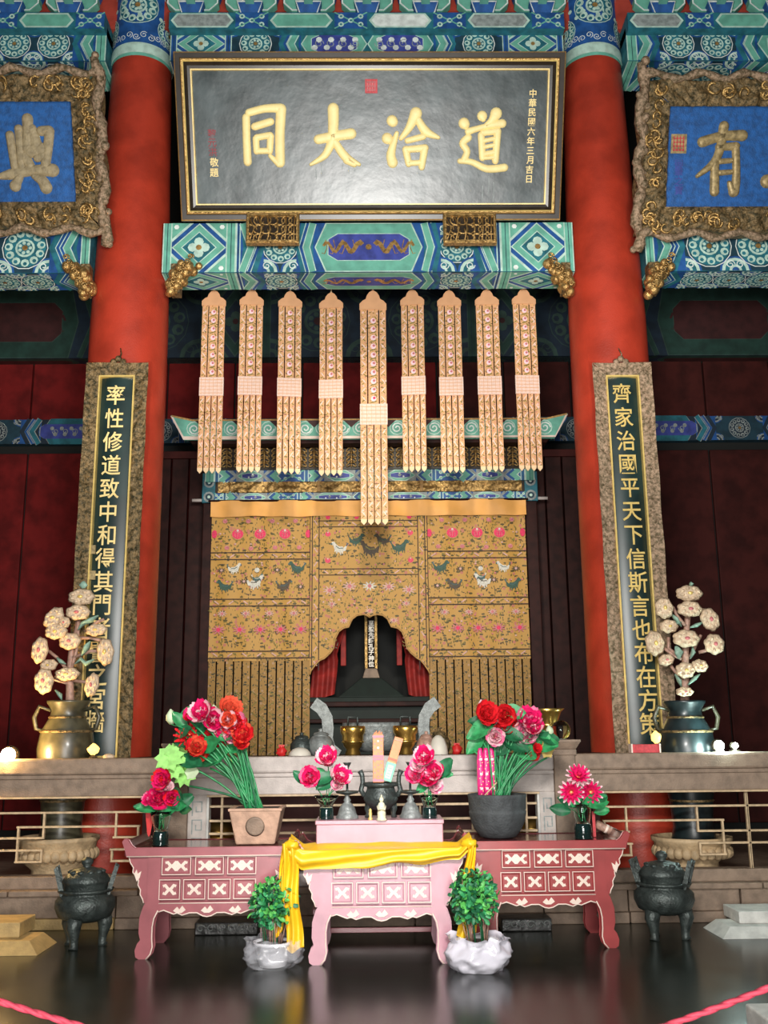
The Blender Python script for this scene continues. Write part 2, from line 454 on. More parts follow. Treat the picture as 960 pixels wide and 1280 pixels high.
# ------------------------------------------------------------------ painted beams
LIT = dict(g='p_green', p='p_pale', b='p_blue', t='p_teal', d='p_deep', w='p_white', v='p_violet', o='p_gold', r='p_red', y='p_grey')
DIM = dict(g='d_green', p='d_pale', b='d_blue', t='d_blue', d='d_blue', w='d_pale', v='d_red', o='d_red', r='d_red', y='d_green')  # darkened copy of LIT: shade on the far beam put into the paint
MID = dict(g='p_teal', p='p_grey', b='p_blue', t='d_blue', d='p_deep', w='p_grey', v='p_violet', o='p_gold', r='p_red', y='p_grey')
def motif(P, kind, u0, sg, w, v0, h, c, k=0):
    """one section of beam painting, w wide and h high, growing from u0 in direction sg"""
    U = lambda u: u0+sg*u
    def rect(a, b, y0, y1, m, l=1): P.rect(min(U(a), U(b)), max(U(a), U(b)), v0+y0, v0+y1, m, l)
    def poly(pts, m, l=1): P.poly([(U(a), v0+b) for a, b in pts], m, l)
    def line(pts, wd, m, l=1): P.line([(U(a), v0+b) for a, b in pts], wd, m, l)
    e = .012
    if kind in 'sS':
        rect(0, w, 0, h, c['g'] if kind == 's' else c['b'], 1)
        rect(0, e, 0, h, c['p'], 2); rect(w-e, w, 0, h, c['p'], 2)
        rect(w/2-e/3, w/2+e/3, 0, h, c['d'], 2)
    elif kind == 'D':
        rect(0, w, 0, h, c['b'], 1)
        for q, m, l in ((1.0, c['p'], 2), (.94, c['g'], 3), (.66, c['p'], 4), (.61, c['t'], 5)):
            a, b = w/2*q, h/2*q
            poly([(w/2-a, h/2), (w/2, h/2-b), (w/2+a, h/2), (w/2, h/2+b)], m, l)
        r = min(w, h)*.115
        for a, b in ((1, 0), (-1, 0), (0, 1), (0, -1)):
            P.circ(U(w/2+a*r), v0+h/2+b*r, r*.8, c['p'], 6, 8)
        P.circ(U(w/2), v0+h/2, r*.5, c['o'], 7, 8)
        for a in (0, w):
            for b in (0, h):
                s1 = 1 if a == 0 else -1; s2 = 1 if b == 0 else -1
                for q, m in ((.30, c['p']), (.25, c['g'])):
                    poly([(a, b), (a+s1*w*q*1.3, b), (a, b+s2*h*q*1.3)], m, 2 if m == c['p'] else 3)
                P.circ(U(a+s1*w*.08), v0+b+s2*h*.08, min(w, h)*.05, c['w'], 4, 6)
    elif kind in '><':
        rect(0, w, 0, h, c['b'], 1)
        d = 1 if kind == '>' else -1
        for q, wd, m, l in ((.05, .045, c['t'], 2), (.30, .085, c['p'], 3), (.30, .062, c['g'], 4), (.60, .05, c['p'], 3), (.60, .03, c['b'], 4), (.82, .06, c['t'], 3)):
            a = w*q if d > 0 else w*(1-q)
            lim = lambda x: max(.02, min(w-.02, x))
            line([(lim(a-d*w*.22), .004), (lim(a+d*w*.16), h/2), (lim(a-d*w*.22), h-.004)], wd, m, l)
    elif kind == 'R':
        rect(0, w, 0, h, c['d'], 1)
        n = max(1, round(w/(h*.95))); R = min(h*.40, w/n*.5)
        for i in range(n):
            cu = w*(i+.5)/n
            P.whorl(U(cu), v0+h*.5, R, 2, c['t'], c['p'], c['o'])
            P.ring(U(cu), v0+h*.5, R*1.06, .010, c['w'], 2)
        for i in range(n+1):
            cu = w*i/n
            for b, sgn in ((0, 1), (h, -1)):
                for rr, m, l in ((.30, c['b'], 2), (.26, c['p'], 3), (.20, c['t'], 4), (.12, c['p'], 5), (.07, c['b'], 6)):
                    r = h*rr; k0 = 0 if i > 0 else 0
                    pts = []
                    for q in range(9):
                        x = cu+r*cos(pi*q/8); pts.append((max(0, min(w, x)), b+sgn*r*sin(pi*q/8)))
                    if abs(pts[0][0]-pts[-1][0]) > .02: poly(pts, m, l)
        for i in range(n):
            cu = w*(i+.5)/n
            for a, b in ((-.4, .12), (.4, .12), (-.4, .88), (.4, .88)):
                P.spiral(U(cu+a*w/n), v0+h*b, h*.09, c['w'], 7, sg, 0, .010)
    elif kind in 'CK':
        rect(0, w, 0, h, c['b'] if kind == 'C' else c['t'], 1)
        hx = lambda i, t: [(i+t, t*.8), (w-i-t, t*.8), (w-t, h/2), (w-i-t, h-t*.8), (i+t, h-t*.8), (t, h/2)]
        poly(hx(.12, 0), c['p'], 2); poly(hx(.12, .014), c['g'], 3)
        t = h*.22
        rr = [(.12+t, t), (w-.12-t, t), (w-t*.8-.04, t+h*.12), (w-t*.8-.04, h-t-h*.12), (w-.12-t, h-t), (.12+t, h-t), (t*.8+.04, h-t-h*.12), (t*.8+.04, t+h*.12)]
        poly(rr, c['p'], 4)
        g = lambda q: [((x-w/2)*(1-q/w*2)+w/2, (y-h/2)*(1-q*2/h)+h/2) for x, y in rr]
        poly(g(.014), c['v'], 5)
        if kind == 'C':                        # two facing dragons about a pearl
            for s2 in (-1, 1):
                pts = [(w/2+s2*(.07+x*(w*.36)), h/2+h*.10*sin(x*15+.5)) for x in [i/16 for i in range(17)]]
                line(pts, [.045*(1-.6*i/16)+.010 for i in range(17)], c['o'], 6)
                for q in (.2, .45, .7, .9):
                    x = w/2+s2*(.07+q*w*.36)
                    line([(x, h/2), (x+.03*s2, h/2-h*.14), (x+.06*s2, h/2-h*.12)], .010, c['o'], 6)
                    line([(x, h/2), (x+.02*s2, h/2+h*.15)], .010, c['o'], 6)
            P.circ(U(w/2), v0+h/2, h*.06, c['o'], 7, 8)
        else:
            for i in range(int(w/.14)):
                x = .16+i*.14
                if x < w-.18:
                    for b in (.38, .62): P.circ(U(x+(.05 if b > .5 else 0)), v0+h*b, h*.085, c['w'], 6, 7)
                    P.spiral(U(x+.05), v0+h*.5, h*.13, c['y'], 6, 1, i, .010)
    elif kind == 'W':                          # pale lozenge panels
        rect(0, w, 0, h, c['t'], 1)
        poly([(.02, h/2), (.09, .012), (w-.09, .012), (w-.02, h/2), (w-.09, h-.012), (.09, h-.012)], c['p'], 2)
        poly([(.05, h/2), (.105, .03), (w-.105, .03), (w-.05, h/2), (w-.105, h-.03), (.105, h-.03)], (c['y'], c['w'], c['g'])[k % 3], 3)
    elif kind == 'F':
        rect(0, w, 0, h, c['b'], 1)
        for a, b in ((.2, .25), (.2, .75), (.5, .5), (.8, .25), (.8, .75)):
            P.circ(U(w*a), v0+h*b, h*.16, c['p'], 2, 8); P.circ(U(w*a), v0+h*b, h*.07, c['t'], 3, 6)
        line([(0, 0), (w*.5, h*.5), (0, h)], .016, c['g'], 2); line([(w, 0), (w*.5, h*.5), (w, h)], .016, c['g'], 2)
def run_seq(P, seq, u0, sg, v0, h, c):
    u = 0; k = 0
    for kind, w in seq:
        motif(P, kind, u0+sg*u, sg, w, v0, h, c, k); u += w; k += 1
def beam(name, label, x0, x1, yf, yb, z0, z1, seq, pal, sym=True, start=None, sg=1, under=True, basem='p_teal'):
    b = MB(basem).box(x0, x1, yf, yb, z0, z1).build(name)
    tag(b, label, None, None, 'structure')
    jobs = [(x0, 1), (x1, -1)] if sym else [(start if start is not None else x0, sg)]
    P = Paint(lambda u, v, h: (u, yf-h, z0+v))
    for s0, d in jobs: run_seq(P, seq, s0, d, 0, z1-z0, pal)
    P.build('painted_front', b)
    if under:
        Q = Paint(lambda u, v, h: (u, yb-v, z0-h))
        for s0, d in jobs: run_seq(Q, seq, s0, d, 0, yb-yf, pal)
        Q.build('painted_underside', b)
    return b
def zat(y, Y, x=463): return pt(x, y, Y).z
# ------------------------------------------------------------------ floor, walls
tag(MB('floor_stone').box(-9, 9, -5, 15, -.1, 0).build('floor'), 'dark polished stone floor with soft reflections', None, None, 'structure')
YW = 14.2
zb = [zat(y, YW-.3) for y in (358, 446)]
zr2, zp0, zp1, zf = zat(446, YW), zat(523, YW-.12), zat(553, YW-.12), zat(566, YW)
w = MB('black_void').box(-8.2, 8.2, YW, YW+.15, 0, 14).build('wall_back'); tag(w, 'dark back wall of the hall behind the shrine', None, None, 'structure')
wl = MB('wall_red_shaded').box(-8.2, -8.0, 6, YW, 0, 14).build('wall_left'); wl['kind'] = 'structure'
wr = MB('wall_red_shaded').box(8.0, 8.2, 6, YW, 0, 14).build('wall_right'); wr['kind'] = 'structure'
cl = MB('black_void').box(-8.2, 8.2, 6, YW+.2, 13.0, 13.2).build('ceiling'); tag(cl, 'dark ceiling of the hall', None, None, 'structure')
# tall boards of the back wall, one piece each
xs = [-8.0+i*1.0 for i in range(17)]
for i in range(16):
    a, b = xs[i]+.012, xs[i+1]-.012
    m = 'wall_red' if b < -1.9 else 'wall_red_shaded'
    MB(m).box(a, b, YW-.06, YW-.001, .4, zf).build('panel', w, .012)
    MB('wall_red' if b < 1 else 'wall_red_shaded').box(a, b, YW-.08, YW-.001, zp1+.02, zr2).build('panel', w, .012)
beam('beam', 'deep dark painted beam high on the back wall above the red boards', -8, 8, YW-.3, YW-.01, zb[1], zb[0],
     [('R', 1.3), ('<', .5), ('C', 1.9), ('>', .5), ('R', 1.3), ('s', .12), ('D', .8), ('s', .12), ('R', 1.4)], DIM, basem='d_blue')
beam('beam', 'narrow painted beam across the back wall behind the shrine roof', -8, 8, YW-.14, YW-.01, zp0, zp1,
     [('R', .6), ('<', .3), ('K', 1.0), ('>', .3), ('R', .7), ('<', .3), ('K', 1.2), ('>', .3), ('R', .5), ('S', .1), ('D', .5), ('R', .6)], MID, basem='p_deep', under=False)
# hanging screens of dark red boards either side of the shrine
for sx, lab in ((-1, 'dark red door leaf between shrine and column, beside the fallen-letter board'), (1, 'dark brown door leaf between shrine and column, on the flower-pot side')):
    s = thing('trim_%d' % (1 if sx < 0 else 2), lab.split(',')[0] + (' on the warm lamp side' if sx < 0 else ' on the cool lamp side'), None, (sx*2.62, 13.0, .4), kind='structure')
    for i in range(5):
        x = -.5+i*.235
        MB('dark_wood').box(x, x+.215, -.03, .03, 0, 4.85).build('plank', s, .01)
    MB('wall_red_shaded').box(-.56, -.50, -.05, .05, 0, 5.1).box(.66, .72, -.05, .05, 0, 5.1).box(-.56, .72, -.05, .05, 4.85, 4.95).build('frame', s, .008)
# ------------------------------------------------------------------ pillars
PX, PY = 2.68, 10.5
def prad(z): return .425 if z < 6.1 else .425-.085*min(1, (z-6.1)/3.4)
zc = zat(64, PY-.35, 180)
def pillar(sx, label, capl):
    p = thing('pillar', label, None, (sx*PX, PY, 0), kind='structure')
    MB('stone', True).lathe([(.62, 0), (.62, .05), (.56, .16), (.50, .22)], 40).build('stone_base', p)
    MB('pillar_red', True).lathe([(.43, .2), (.425, 3), (.425, 6.1)]+[(prad(z), z) for z in (7, 8, 9, zc)], 56).build('shaft', p)
    c = MB('p_blue', True).lathe([(prad(zc)+.004, zc), (.342, 10.0), (.34, 11.6)], 56).build('painted_capital', p)
    P = Paint(lambda u, v, h: ((.345+h)*sin(u/.345), -(.345+h)*cos(u/.345), zc+v), .004, .0015)
    P2 = MB('p_pale', True).lathe([(.357, zc-.01), (.362, zc+.05), (.357, zc+.12)], 56).use('p_green').lathe([(.350, zc-.05), (.354, zc-.012)], 56, cap=False); P2.build('collar', c)
    for i, (u, v) in enumerate([(0, .62), (.42, .36), (-.42, .36), (.46, .90), (-.46, .90), (0, 1.22)]):
        P.whorl(u, v, .235 if u == 0 else .17, 2, 'p_teal', 'p_pale', 'p_gold', 12)
        P.ring(u, v, .24 if u == 0 else .175, .010, 'p_pale', 2, 18)
    for i in range(13):
        u = -.5+i/12
        P.spiral(u, .2+.03*(i % 2), .045, 'p_white', 1, 1 if i % 2 else -1, i, .008)
        P.spiral(u, 1.0+.05*(i % 3), .05, 'p_white', 1, 1 if i % 2 else -1, i, .008)
        P.circ(u+.03, .50+.06*(i % 3), .028, 'p_pale', 1, 7)
    P.build('painted_flowers', c)
    return p
pillar(-1, 'red pillar carrying the couplet board that begins above the warm lamp', '')
pillar(1, 'red pillar carrying the couplet board beside the cool white lamps', '')
# ------------------------------------------------------------------ painted lintels in front
YL = 10.2
zl1, zl0 = zat(279, YL), zat(340, YL); yl_b = YL+.42
CSEQ = [('s', .10), ('D', .60), ('s', .11), ('S', .05), ('>', .28), ('R', .34), ('<', .30), ('C', .50)]
def lintel(label, x0, x1, seq, z0, z1, y0=YL, y1=yl_b, **k): return beam('beam', label, x0, x1, y0, y1, z0, z1, seq, LIT, **k)
half = 2.28
CSEQ2 = [('s', .10), ('D', .60), ('s', .11), ('S', .05), ('>', .26), ('R', .36), ('<', .20)]
lb = MB('p_teal').box(-half, half, YL, yl_b, zl0, zl1).build('beam'); tag(lb, 'painted lintel under the black plaque with dragons in its middle panel', None, None, 'structure')
P = Paint(lambda u, v, h: (u, YL-h, zl0+v)); Q = Paint(lambda u, v, h: (u, yl_b-v, zl0-h))
for PP, hh in ((P, zl1-zl0), (Q, yl_b-YL)):
    run_seq(PP, CSEQ2, -half, 1, 0, hh, LIT); run_seq(PP, CSEQ2, half, -1, 0, hh, LIT)
    motif(PP, 'C', -.60, 1, 1.20, 0, hh, LIT)
P.build('painted_front', lb); Q.build('painted_underside', lb)
SSEQ = [('s', .10), ('>', .34), ('R', 1.1), ('<', .34), ('C', 1.3), ('>', .3), ('R', 1.0)]
lintel('painted lintel below the blue plaque on the warm lamp side', -8, -3.08, SSEQ, zl0, zl1, sym=False, start=-3.08, sg=-1)
lintel('painted lintel below the blue plaque on the cool lamp side', 3.08, 8, SSEQ, zl0, zl1, sym=False, start=3.08, sg=1)
# upper beams, plank course and bracket sets
YU = 10.15
zu0, zu1 = zat(76, YU), zat(35, YU); zk0, zk1 = zat(36, YU-.12), zat(16, YU-.12)
USEQ = [('S', .08), ('D', .55), ('S', .08), ('R', .55), ('<', .25), ('K', .77)]
beam('beam', 'painted upper beam half hidden behind the top of the black plaque', -2.28, 2.28, YU, YU+.5, zu0, zu1, USEQ, LIT)
beam('beam', 'painted upper beam above the blue plaque on the warm lamp side', -8, -3.02, YU, YU+.55, zu0, zu1, [('s', .12), ('>', .26), ('R', .9), ('<', .25), ('K', 1.5), ('>', .3), ('R', 1)], LIT, sym=False, start=-3.02, sg=-1)
beam('beam', 'painted upper beam above the blue plaque on the cool lamp side', 3.02, 8, YU, YU+.55, zu0, zu1, [('s', .12), ('>', .26), ('R', .9), ('<', .25), ('K', 1.5), ('>', .3), ('R', 1)], LIT, sym=False, start=3.02, sg=1)
PSEQ = []
for i in range(9): PSEQ += [('W', .62), ('F', .30)]
for x0, x1, lab in ((-2.28, 2.28, 'thin painted plank course with pale lozenges above the middle bay'), (-8, -3.02, 'thin painted plank course with pale lozenges on the warm lamp side'), (3.02, 8, 'thin painted plank course with pale lozenges on the cool lamp side')):
    n = int((x1-x0)/.92); w_ = (x1-x0)/n
    beam('trim_3', lab, x0, x1, YU-.12, YU+.5, zk0, zk1, [q for _ in range(n) for q in (('W', w_*.67), ('F', w_*.33))], LIT, sym=False, under=False)
rb = MB('p_red').box(-8, 8, YU+.15, YU+.25, zk1, zk1+1.2).build('trim_4'); tag(rb, 'red boards filling the gaps behind the bracket sets', None, None, 'structure')
# one bracket set: a splayed block, crossed arms, small end blocks
def make_bracket():
    t = thing('bracket_set', 'painted timber bracket set resting on the plank course under the ceiling', 'bracket', (0, 0, 0), group='bracket sets above the plank course')
    b = MB('p_blue').slab((-.15, .15, -.15, .15, .17), (-.10, .10, -.10, .10, 0)).build('bearing_block', t)
    P = Paint(lambda u, v, h: (u, -.125-h+0, v), .03); P.line([(-.10, .01), (-.145, .165), (.145, .165), (.10, .01)], .014, 'p_white', 2); P.build('edge_line', b)
    arm = [(-.30, .30), (-.30, .22), (-.20, .12), (.20, .12), (.30, .22), (.30, .30)]
    a = MB('p_green').prism(arm, -.05, .05).build('bracket_arm', t)
    P = Paint(lambda u, v, h: (u, -.05-h, v), .004); P.line([(-.29, .29), (-.29, .225), (-.195, .13), (.195, .13), (.29, .225), (.29, .29)], .016, 'p_white', 2); P.build('edge_line', a)
    a = MB('p_green').box(-.05, .05, -.46, .2, .14, .26).build('projecting_arm', t)
    P = Paint(lambda u, v, h: (u, -.46-h, v), .004); P.rect(-.045, .045, .145, .255, 'p_white', 1); P.rect(-.033, .033, .155, .245, 'p_teal', 2); P.build('edge_line', a)
    for x in (-.25, .25):
        MB('p_blue').slab((x-.08, x+.08, -.08, .08, .42), (x-.055, x+.055, -.06, .06, .30)).build('small_block', t)
    MB('p_teal').slab((-.09, .09, -.52, -.34, .40), (-.06, .06, -.49, -.37, .27)).build('small_block', t)
    MB('p_green').box(-.36, .36, -.48, -.38, .40, .50).build('bracket_arm', t)
    return t
bk0 = make_bracket(); first = True
ORD = {0: 'directly above the middle of the black plaque', 1: 'next to the central one', 2: 'second from the central one', 3: 'nearest the pillar in the middle bay', 4: 'nearest the pillar above the blue plaque', 5: 'second from the pillar above the blue plaque', 6: 'third from the pillar above the blue plaque', 7: 'fourth from the pillar above the blue plaque'}
BX = [.68*k for k in range(4)]+[3.45, 4.13, 4.81, 5.49]
for k_, x in [(i, q*s_) for i, q in enumerate(BX) for s_ in ((1, -1) if q else (1,))]:
    lab_ = 'bracket set '+ORD[k_]+('' if k_ == 0 else (', on the cool lamp side' if x > 0 else ', on the warm lamp side'))
    loc = (x, YU+.05, zk1)
    if first: bk0.location = loc; bk0['label'] = lab_; first = False
    else: dup(bk0, loc, lab_)
# green hooked corbels where the side beams meet the pillars, gilded carved corbels below the lintels
def corbel(x, sx, label):
    p = pt(x, 350, 10.15)
    t = thing('carved_corbel', label, 'corbel', (p.x, 10.15, zl0-.18), group='gilded corbels where lintels meet pillars')
    b = MB('gilt', True)
    for i in range(46):
        q = i/46; a = rnd.uniform(-1, 1)
        b.ball((sx*(-.02+.20*q*q)+a*(.05+.05*q), rnd.uniform(-.10, .06), -.10+.34*q), rnd.uniform(.038, .06), 8, 6)
    for k in range(7):
        b.spiral3(sx*(-.03+.035*k), -.15, -.06+.055*k, .035, k)
    b.build('carved_scrolls', t)
    MB('gilt_old').box(-.05, .05, -.05, .10, -.10, .24).build('backing_block', t)
corbel(220, 1, 'gilded carved corbel between warm-side pillar and the dragon lintel')
corbel(107, -1, 'gilded carved corbel on the outer side of the warm-side pillar')
corbel(707, -1, 'gilded carved corbel between cool-side pillar and the dragon lintel')
corbel(816, 1, 'gilded carved corbel on the outer side of the cool-side pillar')
# ------------------------------------------------------------------ plaques
class Tilt:
    """a leaning board: origin at the bottom edge, x to the right, z up the board, -y out of its face"""
    def __init__(s, o, phi, yaw=0):
        s.o = Vector(o); s.phi = phi; s.rot = Euler((phi, 0, yaw)); R = s.rot.to_matrix()
        s.x = R @ Vector((1, 0, 0)); s.n = R @ Vector((0, -1, 0)); s.z = R @ Vector((0, 0, 1))
    def loc(s, px, py):
        p = hit(px, py, s.o, s.n)-s.o; return p.dot(s.x), p.dot(s.z)
def mould(mb, x0, x1, z0, z1, prof):
    """mitred moulding round a rectangle, prof = [(inset, height, material)]"""
    for (a, ha, m), (b, hb, _) in zip(prof[:-1], prof[1:]):
        mb.use(m)
        A = [(x0+a, -ha, z0+a), (x1-a, -ha, z0+a), (x1-a, -ha, z1-a), (x0+a, -ha, z1-a)]
        B = [(x0+b, -hb, z0+b), (x1-b, -hb, z0+b), (x1-b, -hb, z1-b), (x0+b, -hb, z1-b)]
        mb.add(A+B, [(i, (i+1) % 4, 4+(i+1) % 4, 4+i) for i in range(4)], False)
T = Tilt((.03, 9.93, 7.10), atan2(.75, 1.52))
tl = T.loc(220, 65); tr = T.loc(708, 66); bl = T.loc(228, 276); br = T.loc(700, 276)
hx = (tr[0]-tl[0]+br[0]-bl[0])/4; hz = (tl[1]+tr[1])/2; z0 = (bl[1]+br[1])/2
pq = thing('calligraphy_plaque', 'big black plaque with four large gold characters, leaning out between the two red pillars', 'plaque', T.o, T.rot)
MB('plaque_black').box(-hx+.03, hx-.03, -.01, .05, z0+.03, hz-.03).build('board', pq)
f = MB()
mould(f, -hx, hx, z0, hz, [(0, -.05, 'frame_dark'), (0, .05, 'edge_gold'), (.014, .07, 'frame_dark'), (.062, .07, 'frame_dark'), (.070, .085, 'edge_gold'), (.080, .098, 'gilt'), (.092, .095, 'gilt_bright'), (.104, .088, 'frame_dark'), (.135, .05, 'frame_dark'), (.165, .045, 'gilt_pale'), (.178, .045, 'gilt_pale'), (.182, .0, 'frame_dark'), (.183, 0, 'frame_dark')])
f.build('frame', pq)
ZA = lambda s, ox, oy: (lambda x, y: T.loc(ox+x/s, oy+y/s))
a5, a4 = ZA(5.333, 290, 120), ZA(4.174, 460, 120)
def big(strokes, tf, sc, mat_, parent, h=.028, name='character', lab=None):
    b = MB(mat_)
    for s in strokes: brush(b, s[0], [w/sc/(109 if sc != 6.4 else 92) for w in (s[1] if isinstance(s[1], list) else [s[1]]*len(s[0]))], h, tf)
    b.off = Vector((0, -.012, 0)); b.v = [v+Vector((0, -.010, 0)) for v in b.v]
    o = b.build(name, parent)
    if lab: o['label'] = lab
    return o
big([([(95, 145), (98, 300), (105, 440)], [50, 48, 52]), ([(112, 112), (220, 85), (325, 82)], [46, 48, 56]), ([(328, 88), (320, 250), (322, 445)], [64, 60, 60]), ([(255, 400), (312, 455)], [26, 40]),
     ([(152, 205), (258, 172)], [46, 46]), ([(160, 285), (165, 370)], [42, 40]), ([(165, 278), (255, 262)], [40, 40]), ([(258, 268), (252, 370)], [44, 40]), ([(172, 368), (250, 366)], [38, 38])], a5, 5.333, 'gilt_char', pq)
big([([(675, 85), (676, 180), (672, 285)], [70, 66, 60]), ([(575, 290), (690, 268), (795, 252)], [58, 60, 66]), ([(668, 300), (620, 395), (525, 458)], [58, 46, 20]), ([(685, 305), (755, 405), (850, 458)], [46, 56, 22]), ([(770, 425), (815, 455)], [60, 40])], a5, 5.333, 'gilt_char', pq)
big([([(125, 130), (130, 135)], [54, 50]), ([(100, 222), (106, 226)], [54, 48]), ([(150, 195), (120, 300), (128, 348)], [22, 44, 52]), ([(250, 92), (215, 165), (172, 222)], [60, 38, 22]), ([(262, 125), (300, 185), (368, 218)], [34, 46, 18]),
     ([(205, 234), (288, 212)], [28, 32]), ([(197, 280), (212, 355)], [36, 32]), ([(200, 280), (298, 272)], [32, 36]), ([(294, 278), (280, 372)], [38, 32]), ([(210, 352), (276, 348)], [28, 28])], a4, 4.174, 'gilt_char', pq)
big([([(500, 143), (504, 147)], [54, 50]), ([(522, 218), (492, 248), (516, 288), (500, 335)], [38, 34, 34, 34]), ([(478, 340), (540, 345), (620, 380), (712, 374)], [26, 30, 36, 38]), ([(595, 105), (600, 120)], [50, 30]), ([(668, 92), (645, 130), (612, 158)], [58, 36, 24]),
     ([(522, 186), (610, 160), (700, 144)], [34, 26, 42]), ([(590, 205), (597, 322)], [34, 34]), ([(600, 192), (676, 184)], [30, 34]), ([(676, 184), (664, 338)], [36, 34]), ([(600, 236), (662, 222)], [22, 22]), ([(602, 268), (660, 256)], [20, 20]), ([(604, 304), (658, 294)], [26, 26]), ([(600, 325), (660, 320)], [20, 20])], a4, 4.174, 'gilt_char', pq)
def column_text(txt, pts, size, m, parent, tf, bold=.02, name='inscription', y=-.012, sx=1.0, depth=.25):
    n = len(txt)
    for i, ch in enumerate(txt):
        b = MB(m)
        q = i/(n-1) if n > 1 else 0
        x = pts[0][0]*(1-q)+pts[1][0]*q; yv = pts[0][1]*(1-q)+pts[1][1]*q
        u, v = tf(x, yv); glyph(b, ch, u, v, size, y, depth, bold, sx); b.build('small_character', parent)
column_text('中華民國六年三月吉日', ((666, 117), (661, 224)), .088, 'gilt_pale', pq, T.loc, .012)
column_text('敬題', ((268, 203), (268, 216)), .095, 'gilt_pale', pq, T.loc, .012)
column_text('黎元洪', ((265, 167), (266, 190)), .095, 'ink_red', pq, T.loc, .012)
sl = MB('seal_red'); u, v = T.loc(464, 108); sl.box(u-.065, u+.065, -.016, -.005, v-.07, v+.07).build('seal', pq)
s2 = MB('t_rose')
for i in range(4): s2.box(u-.045+i*.026, u-.033+i*.026, -.019, -.012, v-.05, v+.05)
for i in range(3): s2.box(u-.05, u+.05, -.019, -.012, v-.045+i*.04, v-.034+i*.04)
s2.build('seal_marks', pq)
# paint drips below the characters
dr = MB('p_grey')
for px, y0, y1 in ((395, 208, 224), (402, 206, 218), (428, 204, 212), (436, 206, 217), (443, 208, 214), (574, 226, 238), (603, 232, 254), (611, 220, 243), (617, 228, 252)):
    (u, a), (_, b_) = T.loc(px, y0), T.loc(px, y1); dr.box(u-.004, u+.004, -.0125, -.005, b_, a)
dr.build('paint_drips', pq)
# gilded hooks that carry the plaque
for px, lab in ((341, 'gilded openwork support under the black plaque, below its leftmost character'), (587, 'gilded openwork support under the black plaque, below its rightmost character')):
    c = pt(px, 268, 9.78); e = pt(px+33, 268, 9.78).x-c.x; zt = pt(px, 266, 9.78).z; zb_ = pt(px, 303, 9.78).z; hh = zt-zb_
    t = thing('plaque_support', lab, 'support', (c.x, 9.86, zb_), group='gilded supports under the black plaque')
    b = MB('frame_dark'); b.box(-e*.92, e*.92, -.04, .02, .02, hh*.96).build('core', t, .01)
    r = MB('gilt_bright'); mould(r, -e, e, 0, hh, [(0, 0, 'gilt'), (0, .07, 'gilt'), (.012, .085, 'gilt'), (.03, .085, 'gilt'), (.035, .045, 'gilt')]); r.build('rim', t)
    g = MB('gilt', True)
    for i in range(7):
        for k in range(3):
            cx, cz, R = -e*.8+i*e*.265, hh*(.18+.3*k), .055
            g.tube([(cx+R*cos(a*.5+i), -.05-.008*(a % 2), cz+R*.9*sin(a*.5+i)) for a in range(11)], .0085, 5)
    for k in range(6): g.tube([(-e*.9+k*e*.34, -.055, hh*.06), (-e*.7+k*e*.30, -.065, hh*.5), (-e*.95+k*e*.36, -.055, hh*.95)], .008, 5)
    g.build('openwork_scrolls', t)
# ------------------------------------------------------------------ carved relief border
def relief(mb, x0, x1, z0, z1, wd, h0, amp, fr, seed, outer_wave=0.0, skirt=.08):
    """four mitred sides of a carved frame as a height field"""
    W_, H_ = x1-x0, z1-z0
    def side(A, B, inn):                       # outer edge from A to B, inn = inward direction
        L = (B-A).length; d = (B-A)/L; nu = max(8, int(L/.028)); nv = max(5, int(wd/.028))
        def fn(u, v):
            ins = v*wd
            along = ins+u*(L-2*ins)
            p = A+d*along+inn*ins
            wv = outer_wave*(1-v)*(.6*sin(along*9+seed)+.5*noise.noise(Vector((along*2.2, seed, 0))))
            q = Vector((p.x*fr, p.y*fr, seed))
            n_ = noise.noise(q)+.6*noise.noise(q*2.1)+.35*abs(noise.noise(q*3.9))
            ridge = abs(sin(along*fr*1.3+3*noise.noise(q*.6)+v*5))
            h = h0+amp*(.8*n_+.6*ridge)*min(1, 6*min(v+.05, 1.05-v))
            if v == 0: h = -skirt
            p = p-inn*wv
            return (p.x, -h, p.y)
        mb.grid(fn, nu, nv)
    c = [Vector((x0, z0)), Vector((x1, z0)), Vector((x1, z1)), Vector((x0, z1))]
    for i, inn in enumerate((Vector((0, 1)), Vector((-1, 0)), Vector((0, -1)), Vector((1, 0)))):
        side(c[i], c[(i+1) % 4], inn)
